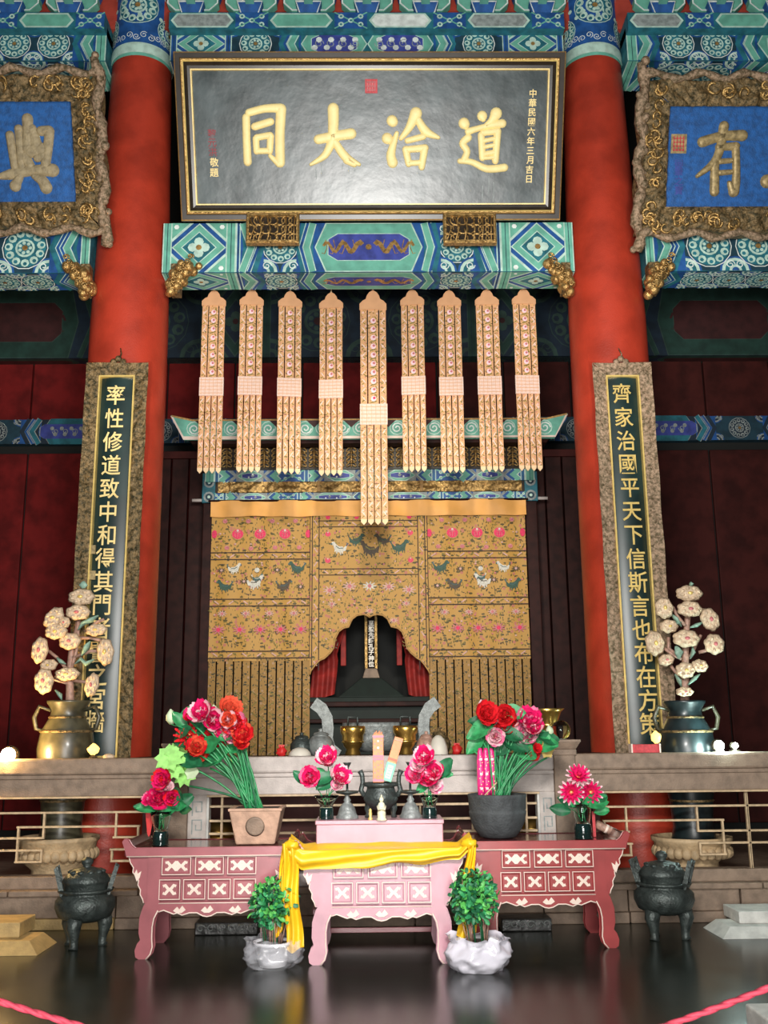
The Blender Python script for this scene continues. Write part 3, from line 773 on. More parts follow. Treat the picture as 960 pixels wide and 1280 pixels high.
# blue plaques in the side bays
def blue_plaque(sx, lab, chars, Tb, xin, zin0, zin1, zb0, zt1, strokes, tf, sc, mchar, extra):
    # xin = local x of the inner field edge nearest the pillar
    t = thing('calligraphy_plaque', lab, 'plaque', Tb.o, Tb.rot, 'blue plaques in dragon frames')
    wd = .30; L = 4.3
    x0, x1 = (xin-L, xin) if sx < 0 else (xin, xin+L)
    MB('plaque_blue').box(x0-.1, x1+.1, -.01, .05, zin0-.1, zin1+.1).build('board', t)
    f = MB('gilt_old' , True)
    relief(f, x0-wd, x1+wd, zin0-wd, zin1+wd, wd, .10, .07, 9, 3+sx, .03)
    fr = f.build('carved_frame', t)
    sc_ = MB('gilt', True); rs = random.Random(4)
    for k in range(150):
        if k % 3 == 0: ux = rs.choice((x0-wd*.5, x1+wd*.5)); uz = rs.uniform(zin0-wd*.6, zin1+wd*.6)
        else: ux = rs.uniform(x0-wd*.5, x1+wd*.5); uz = rs.choice((zin0-wd*.5, zin1+wd*.5))
        ux += rs.uniform(-.07, .07); uz += rs.uniform(-.07, .07); a0 = rs.uniform(0, 6.28); dd = rs.choice((1, -1)); R_ = rs.uniform(.05, .085)
        sc_.tube([(ux+R_*(1-i*.08)*cos(a0+dd*i*.62), -.17-.012*sin(i), uz+R_*(1-i*.08)*sin(a0+dd*i*.62)) for i in range(9)], [.008+.008*sin(pi*(i+.5)/9) for i in range(9)], 5)
    tag(sc_.build('gilt_scrolls', fr), kind='stuff')
    e = MB('gilt_pink', True)
    for zz in (zin0-wd*1.0, zin1+wd*1.0):
        P_ = [(x0-wd+ (x1-x0+2*wd)*i/60, -.13-.02*sin(i*1.7), zz+.035*sin(i*1.05)) for i in range(61)]
        e.tube(P_, [.042+.012*sin(i*2.1) for i in range(61)], 8)
    for xx in (x0-wd, x1+wd):
        P_ = [(xx+.03*sin(i*.9), -.12-.02*sin(i*1.3), zin0-wd*1.55+(zin1-zin0+3.0*wd)*i/26) for i in range(27)]
        e.tube(P_, [.055+.014*sin(i*1.9) for i in range(27)], 8)
        for k in range(18): e.ball((xx+rnd.uniform(-.05, .05), -.14, zin0-wd*1.5+(zin1-zin0+3*wd)*k/17), .035+.02*rnd.random(), 7, 5)
    e.build('edge_roll', t)
    ch = big(strokes, tf, sc, mchar, t, .035)
    for i, c_ in enumerate(chars):
        b = MB(mchar); uc = (xin-.48-1.02*(i+1)) if sx < 0 else (xin+.48+1.35+1.02*i)
        glyph(b, c_, uc, (zin0+zin1)/2, .82, -.012, .12, .05); b.build('character', t)
    extra(t)
    return t
TB = Tilt((-3.6, 9.95, 7.05), radians(22)); 
xin = TB.loc(96, 200)[0]; zi0 = TB.loc(50, 254)[1]; zi1 = TB.loc(50, 130)[1]
s6 = lambda x, y: TB.loc(x/6.4, 120+y/6.4)
blue_plaque(-1, 'blue plaque in a carved frame, beside the warm-lamp pillar, with one chunky tan character', '天地參', TB, xin, zi0, zi1, 0, 0,
    [([(82, 315), (100, 430), (122, 570)], [56, 54, 54]), ([(152, 265), (165, 400), (178, 565)], [56, 54, 60]), ([(222, 185), (226, 300), (220, 420)], [72, 66, 80]), ([(255, 270), (290, 390)], [70, 80]), ([(330, 282), (392, 280)], [62, 66]), ([(398, 282), (388, 400), (366, 560)], [64, 62, 62]),
     ([(240, 440), (330, 430)], [90, 90]), ([(200, 490), (240, 560)], [70, 70]), ([(300, 500), (345, 480)], [50, 60]), ([(8, 645), (80, 630), (150, 612), (290, 596), (425, 596)], [40, 66, 70, 66, 84]), ([(165, 640), (140, 690), (125, 720)], [50, 60, 76]), ([(275, 645), (340, 680), (372, 735)], [34, 70, 80])],
    s6, 6.4, 'char_tan', lambda t: None)
TC = Tilt((3.7, 9.95, 7.05), radians(22))
xin = TC.loc(831, 200)[0]; zi0 = TC.loc(900, 260)[1]; zi1 = TC.loc(900, 136)[1]
s7 = lambda x, y: TC.loc(800+x/4.925, 60+y/4.925)
def seal_ex(t):
    column_text('乾隆', ((848, 157), (848, 196)), .12, 'p_blue', t, TC.loc, .012)
    u, v = TC.loc(848, 180); MB('char_dim').box(u-.085, u+.085, -.016, -.005, v-.10, v+.10).build('seal', t)
    b = MB('seal_red'); [b.box(u-.06, u+.06, -.019, -.012, v-.07+.04*i, v-.06+.04*i) for i in range(4)]; [b.box(u-.06+.035*i, u-.05+.035*i, -.019, -.012, v-.08, v+.08) for i in range(4)]; b.build('seal_marks', t)
    column_text('御筆之寶', ((848, 203), (848, 238)), .10, 'p_violet', t, TC.loc, .01)
blue_plaque(1, 'blue plaque in a carved frame, beside the cool-lamp pillar, with slim ochre character and seal', '民生', TC, xin, zi0, zi1, 0, 0,
    [([(382, 580), (500, 545), (628, 540)], [62, 54, 66]), ([(515, 482), (470, 680), (350, 790)], [60, 50, 24]), ([(458, 715), (456, 885)], [52, 58]), ([(480, 612), (588, 606)], [40, 50]), ([(586, 605), (590, 790), (578, 885)], [46, 48, 62]), ([(490, 700), (560, 694)], [34, 30]), ([(490, 770), (560, 764)], [34, 30]), ([(545, 830), (572, 888)], [24, 60]),
     ([(778, 822), (860, 770), (960, 640)], [80, 50, 50]), ([(830, 600), (960, 580), (1110, 560)], [50, 50, 50]), ([(850, 690), (980, 670), (1150, 650)], [50, 50, 50]), ([(985, 480), (985, 900)], [60, 56]), ([(1000, 680), (1080, 800), (1170, 830)], [40, 60, 40])],
    s7, 4.925, 'char_dim', seal_ex)
# ------------------------------------------------------------------ couplet boards on the pillars
def couplet(sx, lab, txt, px0, px1, ptop, tpts, mchar, fm, ex=None):
    Y = 10.04
    a = pt(px0, ptop, Y); b = pt(px1, ptop, Y); z1 = a.z; z0 = 1.28; x0, x1 = a.x, b.x; xc = (x0+x1)/2; hw = (x1-x0)/2
    t = thing('couplet_board', lab, 'couplet board', (xc, Y, z0), group='couplet boards on the red pillars')
    H = z1-z0; wd = .145
    g = MB('board_dark')                         # gently curved to fit the pillar
    g.grid(lambda u, v: ((u-.5)*2*(hw-.1), -.03+.06*(2*u-1)**2, .1+v*(H-.2)), 10, 24).build('board', t)
    MB('frame_dark').box(-hw+.03, hw-.03, .03, .05, .03, H-.03).build('backing_board', t)
    f = MB(fm, True); relief(f, -hw, hw, 0, H, wd, .03, .045, 15, 5+sx*2, .006, -.06)
    fo = f.build('carved_frame', t)
    i_ = MB(); mould(i_, -hw+wd-.012, hw-wd+.012, wd-.012, H-wd+.012, [(0, .0, 'gilt_bright'), (.004, .055, 'gilt_bright'), (.020, .055, 'gilt_bright'), (.024, -.02, 'gilt_bright')]); i_.build('inner_bead', t)
    k = MB(fm, True); [k.ball((q*.05, -.03, H+.02+.035*(1-abs(q))), (.035, .03, .035), 8, 6) for q in (-1, 0, 1)]; k.tube([(0, -.02, H+.03), (.02, 0, H+.12), (0, .04, H+.2)], .008, 5); k.build('hanging_loop', t)
    n = len(txt); cc = []
    (ax, ay), (bx, by) = tpts
    for i, ch in enumerate(txt):
        y = ay+(by-ay)*i/(n-1); x = ax+(bx-ax)*i/(n-1)
        p = pt(x, y, Y-.03)
        c = MB(mchar); glyph(c, ch, p.x-xc, p.z-z0, .228, -.040, .08, .010, .90); c.build('character', t)
    if ex: ex(t, xc, z0)
    return t
def lseals(t, xc, z0):
    for px, py in ((115, 687), (115, 719)):
        p = pt(px, py, 10.0); MB('char_dim').box(p.x-xc-.035, p.x-xc+.035, -.045, -.02, p.z-z0-.045, p.z-z0+.045).build('seal', t)
couplet(-1, 'tall dark couplet board in an olive-gold frame, on the pillar above the warm lamp', '率性修道致中和得其門者譬之宮牆', 110, 187, 456, ((145, 494), (118, 902)), 'gilt_pale', 'gilt_old', lseals)
couplet(1, 'tall dark couplet board in a pinkish-gold frame, on the pillar beside the cool lamps', '齊家治國平天下信斯言也布在方策', 739, 812, 456, ((777, 492), (812, 905)), 'gilt_bright', 'gilt_pink')
# ------------------------------------------------------------------ hanging banners
YB = 10.86
def make_banner(h, w, hb0, hb1, lab, big_=False):
    """h total length, w width, band between hb0 and hb1 measured down from the top"""
    t = thing('hanging_banner', lab, 'banner', (0, 0, 0), group='nine embroidered banners hanging under the lintel')
    r = w/2; hc = .20 if not big_ else .25
    cap = [(-r*1.04, -hc), (-r*1.04, -hc*.74), (-r*.80, -hc*.58), (-r*.55, -hc*.50), (-r*.46, -hc*.32), (-r*.28, -hc*.16), (0, -hc*.06), (r*.28, -hc*.16), (r*.46, -hc*.32), (r*.55, -hc*.50), (r*.80, -hc*.58), (r*1.04, -hc*.74), (r*1.04, -hc)]
    MB('banner_cloth').prism(cap, -.012, .012).build('cap', t, .003)
    k = MB('banner_tip', True); k.tube([(0, 0, .04), (0, 0, -hc*.2)], .007, 6); k.ball((0, 0, -hc*.05), .013, 8, 6); k.build('hanging_cord', t)
    def strip(x0, x1, z0, z1, name, n=14, fl_=False, ph=0):
        g = MB('banner_brocade')
        for sy in (-.004, .004):
            g.grid(lambda u, v: (x0+(x1-x0)*u, sy+.006*sin(v*7+ph)+(0), z0+(z1-z0)*v), 1, n)
        g.box(x0, x1, -.004+.006*sin(ph), .004+.006*sin(ph), z0, z0+.004)
        o = g.build(name, t)
        m = MB('banner_cloth')
        P = Paint(lambda u, v, hh: (u, -.004+.006*sin((v-z0)/(z1-z0)*7+ph)-hh, v), .001, .0006)
        step = .105
        q = z0+step*.6; i = 0; xc = (x0+x1)/2; ww = x1-x0
        while q < z1-step*.4:
            if fl_:
                P.circ(xc, q, ww*.27, 'petal_white', 1, 8, ww*.30); P.circ(xc+ww*.06, q+.008, ww*.14, 't_rose' if not (big_ and q-z0 < .15) else 't_pink', 2, 7)
                P.line([(xc-ww*.3, q-.05), (xc+ww*.3, q-.03)], .012, 't_leaf', 1)
                P.line([(xc+ww*.35, q+.02), (xc+ww*.2, q+.05)], .010, 't_leaf', 1)
            else:
                d = 1 if i % 2 else -1
                P.line([(xc-d*ww*.3, q-.025), (xc, q+.005), (xc+d*ww*.3, q+.03)], [.006, .016, .006], 'banner_band', 1)
                P.line([(xc+d*ww*.3, q-.04), (xc-d*ww*.05, q-.02)], .010, 't_leaf', 1)
                P.circ(xc-d*ww*.22, q+.045, .007, 't_rose', 1, 6)
            q += step; i += 1
        for xx in (x0+.004, x1-.004): P.rect(xx-.003, xx+.003, z0, z1, 'banner_cloth', 2)
        P.build('embroidery', o)
        return o
    strip(-r, -r*.49, -hb0, -hc+.004, 'side_strip', ph=1); strip(-r*.40, r*.40, -hb0, -hc+.004, 'middle_strip', fl_=True); strip(r*.49, r, -hb0, -hc+.004, 'side_strip', ph=2)
    b = MB('banner_band').box(-r*1.06, r*1.06, -.014, .012, -hb1, -hb0).build('band', t, .003)
    P = Paint(lambda u, v, hh: (u, -.014-hh, v), .001)
    for i in range(5): P.rect(-r*1.0, r*1.0, -hb1+(hb1-hb0)*(.12+.18*i), -hb1+(hb1-hb0)*(.15+.18*i), 'banner_cloth', 1)
    for i in range(6): P.rect(-r*.9+i*r*.35, -r*.87+i*r*.35, -hb1+.01, -hb0-.01, 'banner_cloth', 1)
    P.build('lattice_stitching', b)
    sw = 2*r*1.06/4
    for i in range(4):
        x0 = -r*1.06+i*sw; o = strip(x0+.006, x0+sw-.006, -h+.04+.006*(i % 2), -hb1+.004, 'tail_strip', ph=i*1.3)
        tip = MB('banner_tip', True); xc = x0+sw/2
        tip.prism([(xc-sw*.42, -h+.046), (xc-sw*.40, -h+.015), (xc, -h-.02), (xc+sw*.40, -h+.015), (xc+sw*.42, -h+.046)], -.008, .006).build('tip', o)
    return t
bz = [(268, 362, 590), (315, 361, 590), (363, 363, 590), (414, 365, 588), (466, 360, 652), (515, 361, 592), (561, 362, 593), (608, 361, 594), (654, 360, 594)]
names = ['leftmost banner of the row, in front of the shrine roof tip', 'second banner from the warm-lamp pillar', 'third banner from the warm-lamp pillar', 'short banner directly beside the long one, on its warm-lamp side',
         'long middle banner with a pale band, reaching down over the orange valance', 'short banner directly beside the long one, on its cool-lamp side', 'third banner from the cool-lamp pillar', 'second banner from the cool-lamp pillar', 'rightmost banner of the row, nearest the cool-lamp pillar']
bp = [pt(x, y, YB) for x, y, _ in bz]; ztop = sum(p.z for p in bp)/9
zbot = pt(315, 590, YB).z; h_s = ztop-zbot
base_b = make_banner(h_s, .262, ztop-pt(315, 472, YB).z, ztop-pt(315, 495, YB).z, names[0])
mid_b = make_banner(pt(466, 360, YB-.05).z-pt(466, 652, YB-.05).z, .295, ztop-pt(466, 504, YB).z, ztop-pt(466, 530, YB).z, names[4], True)
base_b.location = bp[0]; mid_b.location = pt(466, 362, YB-.05)
for i, p in enumerate(bp):
    if i in (0, 4): continue
    d = dup(base_b, p, names[i], rot=(0, 0, rnd.uniform(-.12, .12)))
rl = MB('frame_dark', True).tube([(-2.26, YB, ztop+.03), (2.26, YB, ztop+.03)], .018, 8).build('banner_rail'); tag(rl, 'thin dark rail behind the dragon lintel carrying the banners', 'rail')
# ------------------------------------------------------------------ dais and stone railing
YR = 9.3
ZX = lambda px, py, Y=YR: (pt(px, py, Y).x, pt(px, py, Y).z)
zcap1, zcap0, zbm0 = 1.425, zat(969, YR), zat(994, YR)
zl_b, zd = zat(1090, YR), zat(1108, 9.2)
d = thing('dais', 'low stone dais behind the altar tables', 'platform', (0, 9.2, 0), kind='structure')
MB('stone').box(-7.9, 7.9, .06, 5.0, 0, zd-.03).build('core', d)
x = -7.9; i = 0
while x < 7.8:
    wdt = (.86, 1.12, .74, .98)[i % 4]; e = min(7.9, x+wdt)
    MB('stone').box(x+.006, e-.006, -.02+.006*(i % 3), .3, 0.09, zd-.05).build('stone_block', d, .008)
    MB('stone').box(x+.20, min(7.9, e+.20)-.01, -.05, .4, zd-.05, zd).build('coping_stone', d, .01)
    MB('stone_warm_lit' if abs(x) > 2.5 else 'stone').box(x+.006, e-.006, -.05+.004*(i % 2), .3, 0, .09).build('footing_stone', d, .008)
    x = e; i += 1
def bar(par, x0, x1, z0, z1, y0=-.022, y1=.022, m='lattice_gold', name='lattice_bar'): MB(m).box(min(x0, x1), max(x0, x1), y0, y1, min(z0, z1), max(z0, z1)).build(name, par, .003)
def rail_section(label, x0, x1, m, name='stone_railing'):
    t = thing(name, label, 'railing', ((x0+x1)/2, YR, zd), group='stone railing in front of the shrine')
    c = (x0+x1)/2; a, b = x0-c, x1-c
    H = lambda z: z-zd
    MB(m).box(a, b, -.10, .11, H(zcap0+.03), H(zcap1)).build('coping', t, .02)
    MB(m).box(a, b, -.075, .10, H(zcap0-.005), H(zcap0+.03)).build('neck_moulding', t, .006)
    MB(m).box(a, b, -.06, .10, H(zbm0+.018), H(zcap0-.005)).build('top_beam', t, .008)
    MB('lattice_gold').box(a, b, -.065, .06, H(zbm0), H(zbm0+.018)).build('lower_moulding', t, .004)
    MB(m).box(a, b, -.06, .10, 0.0, H(zl_b)).build('bottom_rail', t, .01)
    return t, c
B_ = .5*(pt(716, 950, YR).x-pt(212, 950, YR).x); XC = .5*(pt(716, 950, YR).x+pt(212, 950, YR).x)
lp, rp = XC-B_, XC+B_                 # outer faces of the two posts
pw = .19
# side panels with the interlocking lattice
def side_panel(label, xa, sg):
    """xa = end next to the post, growing outwards in direction sg"""
    L = 4.4; x0, x1 = (xa, xa+L) if sg > 0 else (xa-L, xa)
    t, c = rail_section(label, x0, x1, 'stone')
    k = 1/3.655/ (FPX/(YR*1.02))      # metres per pixel of the measured drawing
    zz = lambda y: zbm0-(y-235)/(585-235)*(zbm0-zl_b)-zd
    s_ = 640-0
    def X(q, base): return base+sg*(640-q)*k
    for n in range(3):
        base = xa-c+sg*(.02+n*1.52)
        wd = .009
        def h(y, q0, q1): bar(t, X(q0, base)-wd, X(q1, base)+wd if sg < 0 else X(q1, base)-wd, zz(y)-wd, zz(y)+wd) if False else bar(t, min(X(q0, base), X(q1, base))-wd, max(X(q0, base), X(q1, base))+wd, zz(y)-wd, zz(y)+wd)
        def v(q, y0, y1): bar(t, X(q, base)-wd, X(q, base)+wd, zz(y1)-wd, zz(y0)+wd, -.018, .018)
        h(300, -95, 640); h(365, 15, 530); h(415, 425, 640); h(415, -95, 120); h(470, 415, 640); h(470, -95, 120); h(522, 420, 528); h(522, 15, 120)
        v(125, 300, 415); v(432, 300, 415); v(527, 365, 522); v(18, 365, 522); v(420, 470, 522); v(122, 470, 522); v(640, 235, 585); v(-95, 235, 585)
    MB('backing_red').box(-1, 1, -.02, .02, 0, .3)
    return t
side_panel('brown stone railing with lattice on the warm lamp side', lp, -1)
side_panel('brown stone railing with lattice on the cool lamp side', rp, 1)
# middle section: pale frame and plain lattice
t, c = rail_section('pale stone railing frame in the middle, behind the three tables', lp+pw, rp-pw, 'stone_pale', 'stone_railing')
H = lambda z: z-zd
xi0, xi1 = pt(260, 1000, YR).x-c, pt(673, 1000, YR).x-c
a, b = lp+pw-c, rp-pw-c
for q0, q1 in ((a, xi0), (xi1, b)):
    j = MB('stone_pale').box(q0, q1, -.07, .08, H(zl_b), H(zbm0)+.02).build('jamb', t, .008)
    P = Paint(lambda u, v, hh: (u, -.07-hh, v), .001, .001); w_ = q1-q0; n = 4
    for i in range(n):                          # carved key fret down the jamb
        zz0 = H(zl_b)+.03+i*.155; P.line([(q0+w_*.25, zz0), (q0+w_*.25, zz0+.12), (q0+w_*.75, zz0+.12), (q0+w_*.75, zz0+.035), (q0+w_*.45, zz0+.035), (q0+w_*.45, zz0+.08)], .011, 'p_grey', 1)
    P.build('key_fret', j)
MB('stone_white').box(xi0, xi0+.022, -.075, .05, H(zl_b), H(zbm0)).build('inner_bead', t, .004); MB('stone_white').box(xi1-.022, xi1, -.075, .05, H(zl_b), H(zbm0)).build('inner_bead', t, .004)
for q in (278, 657): X_ = pt(q, 1000, YR).x-c; bar(t, X_-.011, X_+.011, H(zl_b), H(zbm0), -.018, .018)
for q in (340, 405, 525, 590): X_ = pt(q, 1000, YR).x-c; bar(t, X_-.009, X_+.009, H(zat(1040, YR)), H(zat(1006, YR)), -.018, .018)
for y in (1006, 1024, 1040, 1062): z_ = H(zat(y, YR)); bar(t, xi0, xi1, z_-.010, z_+.010)
# the two posts
for xx, lab in ((lp, 'stone railing post behind the leaning bouquet in the square planter'), (rp-pw, 'stone railing post carrying a glass ball, behind the small lotus vase')):
    p = thing('stone_post', lab, 'post', (xx+pw/2, YR, zd), group='railing posts')
    h_ = zcap1-zd
    MB('stone').box(-pw/2, pw/2, -.11, .12, -.12, h_).build('shaft', p, .01)
    MB('stone').box(-pw/2-.012, pw/2+.012, -.125, .13, h_-.012, h_+.04).build('neck', p, .006)
    MB('stone').slab((-pw/2-.045, pw/2+.045, -.15, .16, h_+.10), (-pw/2-.01, pw/2+.01, -.12, .13, h_+.04)).box(-pw/2-.05, pw/2+.05, -.155, .165, h_+.10, h_+.125).build('cap', p, .006)
g = thing('glass_ball', 'clear glass ball sitting on the stone post', 'ball', (rp-pw/2, YR, zcap1+.125))
MB('glass', True).ball((0, 0, .085), .088, 24, 16).build('ball', g)
MB('bronze', True).lathe([(.04, -.001), (.045, .006), (.03, .012)], 16).build('foot_ring', g)
# ------------------------------------------------------------------ altar shelf behind the railing
t = thing('altar_shelf', 'long dark altar shelf behind the pale railing carrying the ritual vessels', 'altar', (XC, 9.95, zd))
zt = 1.415
MB('dark_wood').box(-2.3, 2.3, -.42, .5, zt-zd-.06, zt-zd).build('top', t, .01)
MB('backing_red').box(-2.25, 2.25, .30, .36, 0.0, zt-zd-.06).build('front_panel', t)
for x in (-2.1, 2.1): MB('dark_wood').box(x-.06, x+.06, .2, .3, 0, zt-zd-.06).build('leg', t, .01)
# ------------------------------------------------------------------ the shrine
YS = 12.5
Xs = lambda px, py=700, Y=YS: pt(px, py, Y).x
Z = lambda py, Y=YS: pt(463, py, Y).z
sh = thing('shrine', 'red and gilded shrine cabinet with green scrolled cornice behind the hanging banners', 'shrine', (0, YS, zd))
def part(mb, name, bevel=0, par=sh, off=(0, YS, zd)):
    mb.v = [v-Vector(off) for v in mb.v]; return mb.build(name, par, bevel)
X0, X1 = -1.99, 1.99
for sx in (-1, 1):
    cx = sx*2.07
    part(MB('dark_wood').box(cx-.075, cx+.075, YS+.02, YS+.17, zd, Z(627)), 'post', .012)
    cpt = part(MB('p_teal').box(cx-.09, cx+.09, YS-.0, YS+.17, Z(627), Z(590)), 'post_capital', .008)
    P = Paint(lambda u, v, h: (u, YS-h, v), .001, .001)
    for i in range(2): P.circ(cx, Z(620-18*i), .07, 'p_grey', 1, 12); P.circ(cx, Z(620-18*i), .045, 'p_deep', 2, 10); P.circ(cx, Z(620-18*i), .02, 'p_pale', 3, 8)
    part(P, 'painted_discs', 0, cpt)
    part(MB('stone_pale', True).tube([(cx, YS+.05, Z(623)), (cx+sx*.22, YS+.05, Z(623))], .022, 8), 'peg')
    part(MB('dark_wood').box(cx-.06, cx+.06, YS+.17, YS+2.0, Z(625)-.1, Z(600)), 'side_beam', .01)
    part(MB('wall_red_shaded').box(cx-.02, cx+.02, YS+.17, YS+1.5, zd, Z(627)), 'side_wall')
    part(MB('dark_wood').box(cx-.05, cx+.05, YS+1.4, YS+1.5, zd, Z(560)), 'post', .01)
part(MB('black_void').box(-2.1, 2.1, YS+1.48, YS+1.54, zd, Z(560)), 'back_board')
part(MB('dark_wood').box(-2.2, 2.2, YS-.3, YS+1.5, Z(562), Z(548)), 'ceiling_board', .01)
part(MB('dark_wood').box(-2.05, 2.05, YS+.25, YS+1.5, zd, zd+.72), 'inner_platform', .01)
# painted and gilded tiers of the cornice
def tier(name, y1, y0, hw, yf, m, seq=None, pal=MID):
    o = part(MB(m).box(-hw, hw, yf, YS+.12, Z(y0), Z(y1)), name, .006)
    if seq:
        P = Paint(lambda u, v, h: (u, yf-h, Z(y0)+v), .002, .001)
        for s0, d_ in ((-hw, 1), (hw, -1)): run_seq(P, seq, s0, d_, 0, Z(y1)-Z(y0), pal)
        part(P, 'painted_bands', 0, o)
    return o
SM = dict(LIT); SM.update(b='p_blue', t='p_grey', g='p_green', d='p_teal')
tier('lower_beam', 616, 627, 1.99, YS-.02, 'p_grey', [('F', .10), ('S', .05), ('>', .16), ('K', .36), ('<', .16), ('F', .22), ('S', .05), ('>', .16), ('K', .5), ('<', .16)], SM)
fr = tier('gilded_frieze', 602, 616, 1.99, YS-.01, 'frame_dark')
tier('upper_beam', 588, 602, 2.12, YS-.03, 'p_teal', [('s', .12), ('S', .06), ('>', .22), ('K', .35), ('<', .22), ('F', .3), ('S', .06), ('>', .2), ('K', .4), ('<', .2)], SM)
rg = MB('gilt_bright', True); rg.use('gilt')
rg2 = MB('gilt', True)
relz0, relz1 = Z(615.5), Z(602.5)
def fz(u, v):
    x = -1.95+3.9*u; z = relz0+(relz1-relz0)*v; q = Vector((x*9, z*14, 1)); return (x, YS-.035-.035*noise.noise(q)-.03*abs(noise.noise(q*2.3)), z)
rg.grid(fz, 260, 8); part(rg, 'carved_relief', 0, fr)
for x in (-.66, .66): part(MB('edge_gold').box(x-.02, x+.02, YS-.07, YS, relz0, relz1), 'divider', .003)
# openwork frieze of small gilt scroll drops
fb = tier('openwork_backing', 560, 588, 2.16, YS-.06, 'frame_dark')
n = 26
for i in range(n):
    cx = -2.08+4.16*(i+.5)/n; o = MB('gilt', True); h0 = Z(586); h1 = Z(561)
    for s_ in (-1, 1):
        for k in range(4):
            zc_ = h0+(h1-h0)*(.14+.24*k); o.tube([(cx+s_*(.012+.052*sin(q*.55)), YS-.085-.01*(q % 2), zc_+.028*cos(q*.75)) for q in range(7)], [.012, .011, .010, .009, .009, .008, .006], 5)
    o.tube([(cx, YS-.085, h0), (cx, YS-.10, h1)], .010, 5)
    part(o, 'scroll_drop', 0, fb)
part(MB('gilt_bright').box(-2.18, 2.18, YS-.12, YS-.07, Z(562), Z(560)), 'gilt_fillet')
part(MB('dark_wood').slab((-2.36, 2.36, YS-.34, YS+.1, Z(548)), (-2.26, 2.26, YS-.22, YS+.1, Z(560))), 'red_cove')
# green wave cornice with upturned ends
zA, zB = Z(547, YS-.4), Z(525, YS-.4)
cr = MB('p_green'); cr.prism([(-2.34, zA), (2.34, zA), (2.50, zB+.06), (2.24, zB), (-2.24, zB), (-2.50, zB+.06)], YS-.42, YS-.34); cr = part(cr, 'wave_cornice', .006)
P = Paint(lambda u, v, h: (u, YS-.42-h, v), .002, .002)
P.line([(-2.50, zB+.06), (-2.24, zB), (2.24, zB), (2.50, zB+.06)], .022, 'edge_gold', 1); P.line([(-2.50, zB+.06), (-2.34, zA), (2.34, zA), (2.50, zB+.06)], .024, 'cream_line', 1)
hw_ = zB-zA
for i in range(10):
    for s_ in (-1, 1):
        cx = -2.1+4.2*i/9+s_*.11; P.circ(cx, zA+hw_*.52, hw_*.42, 'p_pale', 1, 12); P.circ(cx, zA+hw_*.52, hw_*.36, 'p_green', 2, 12)
        P.spiral(cx, zA+hw_*.50, hw_*.32, 'p_white', 3, s_, 0, .016, 1.5)
    P.poly([(-2.1+4.2*i/9-.10, zB-.01), (-2.1+4.2*i/9+.10, zB-.01), (-2.1+4.2*i/9, zA+hw_*.55)], 'd_red', 4)
part(P, 'cream_scrolls', 0, cr)
# ------------------------------------------------------------------ embroidered curtains
YC = YS-.06
def cz(py): return pt(463, py, YC).z
def cx_(px, py): return pt(px, py, YC).x
LX = [cx_(265, 648), cx_(389.5, 648)]; RX = [cx_(532, 648), cx_(656, 648)]
def beast(P, u, v, s, d, m1, m2, l=3):
    """small embroidered four-legged animal"""
    q = lambda a, b: (u+d*s*a, v+s*b)
    P.line([q(-.9, .5), q(-.7, .1), q(-.45, .15), q(-.1, .05), q(.35, .30), q(.6, .75)], [s*.18, s*.40, s*.66, s*.72, s*.62, s*.34], m1, l)
    P.circ(*q(.72, .85), s*.26, m1, l, 8); P.circ(*q(.95, .78), s*.13, m2, l+1, 6)
    for a, b in ((-.45, -.5), (-.2, -.62), (.3, -.45), (.55, -.25)): P.line([q(a*.8, .05), q(a, b)], [s*.24, s*.10], m1, l)
    P.line([q(-.5, .25), q(0, .22), q(.4, .5)], s*.10, m2, l+1); P.line([q(-.9, .5), q(-1.1, .85), q(-.85, .95)], [s*.14, s*.18, s*.05], m2, l)
def blossom(P, u, v, r, m='t_pink', m2='t_white', l=2):
    P.circ(u, v, r*1.12, 'edge_gold', l, 12); P.circ(u, v, r, m, l+1, 12, r*.9)
    P.line([(u-r*.5, v+r*.5), (u, v+r*.2), (u+r*.5, v+r*.5)], r*.16, 't_rose', l+2); P.circ(u, v+r*.62, r*.22, m2, l+3, 6)
    for a in (-1, 0, 1): P.line([(u+a*r*.4, v-r*.6), (u+a*r*.45, v+r*.1)], r*.1, 't_rose', l+2)
def daisy(P, u, v, r, m='t_mauve', m2='t_rose', l=2):
    for k in range(9):
        a = 2*pi*k/9; P.line([(u, v), (u+r*cos(a), v+r*.7*sin(a))], [r*.32, r*.12], m, l)
    P.circ(u, v, r*.3, m2, l+1, 8)
def vine(P, u0, u1, v0, v1, n, seed):
    rr = random.Random(seed)
    for _ in range(n):
        u = rr.uniform(u0+.03, u1-.03); v = rr.uniform(v0+.03, v1-.03); a = rr.uniform(0, pi); L = rr.uniform(.025, .05)
        k = rr.random()
        if k < .55: P.line([(u, v), (u+L*cos(a), v+L*sin(a))], [.016, .005], ('t_leaf', 't_brown')[k < .2], 1)
        elif k < .75: P.spiral(u, v, .03, 't_leaf', 1, 1 if k < .65 else -1, a, .006, .8)
        else: P.circ(u, v, rr.uniform(.008, .014), ('t_rose', 't_mauve')[k < .9], 1, 6)
def band(P, u0, u1, v, h, vert=False):
    f = (lambda a, b: (b, a)) if vert else (lambda a, b: (a, b))
    for q in (v, v+h): P.line([f(u0, q), f(u1, q)], .012, 'line_dark', 2)
    n = max(2, int((u1-u0)/.17))
    for i in range(n):
        a = u0+(u1-u0)*(i+.5)/n; d_ = 1 if i % 2 else -1
        P.line([f(a-.028, v+h/2-d_*.02), f(a+.028, v+h/2+d_*.02)], .016, 't_mauve', 2); P.line([f(a+.04, v+h/2+d_*.02), f(a+.08, v+h/2)], .012, 't_leaf', 2)
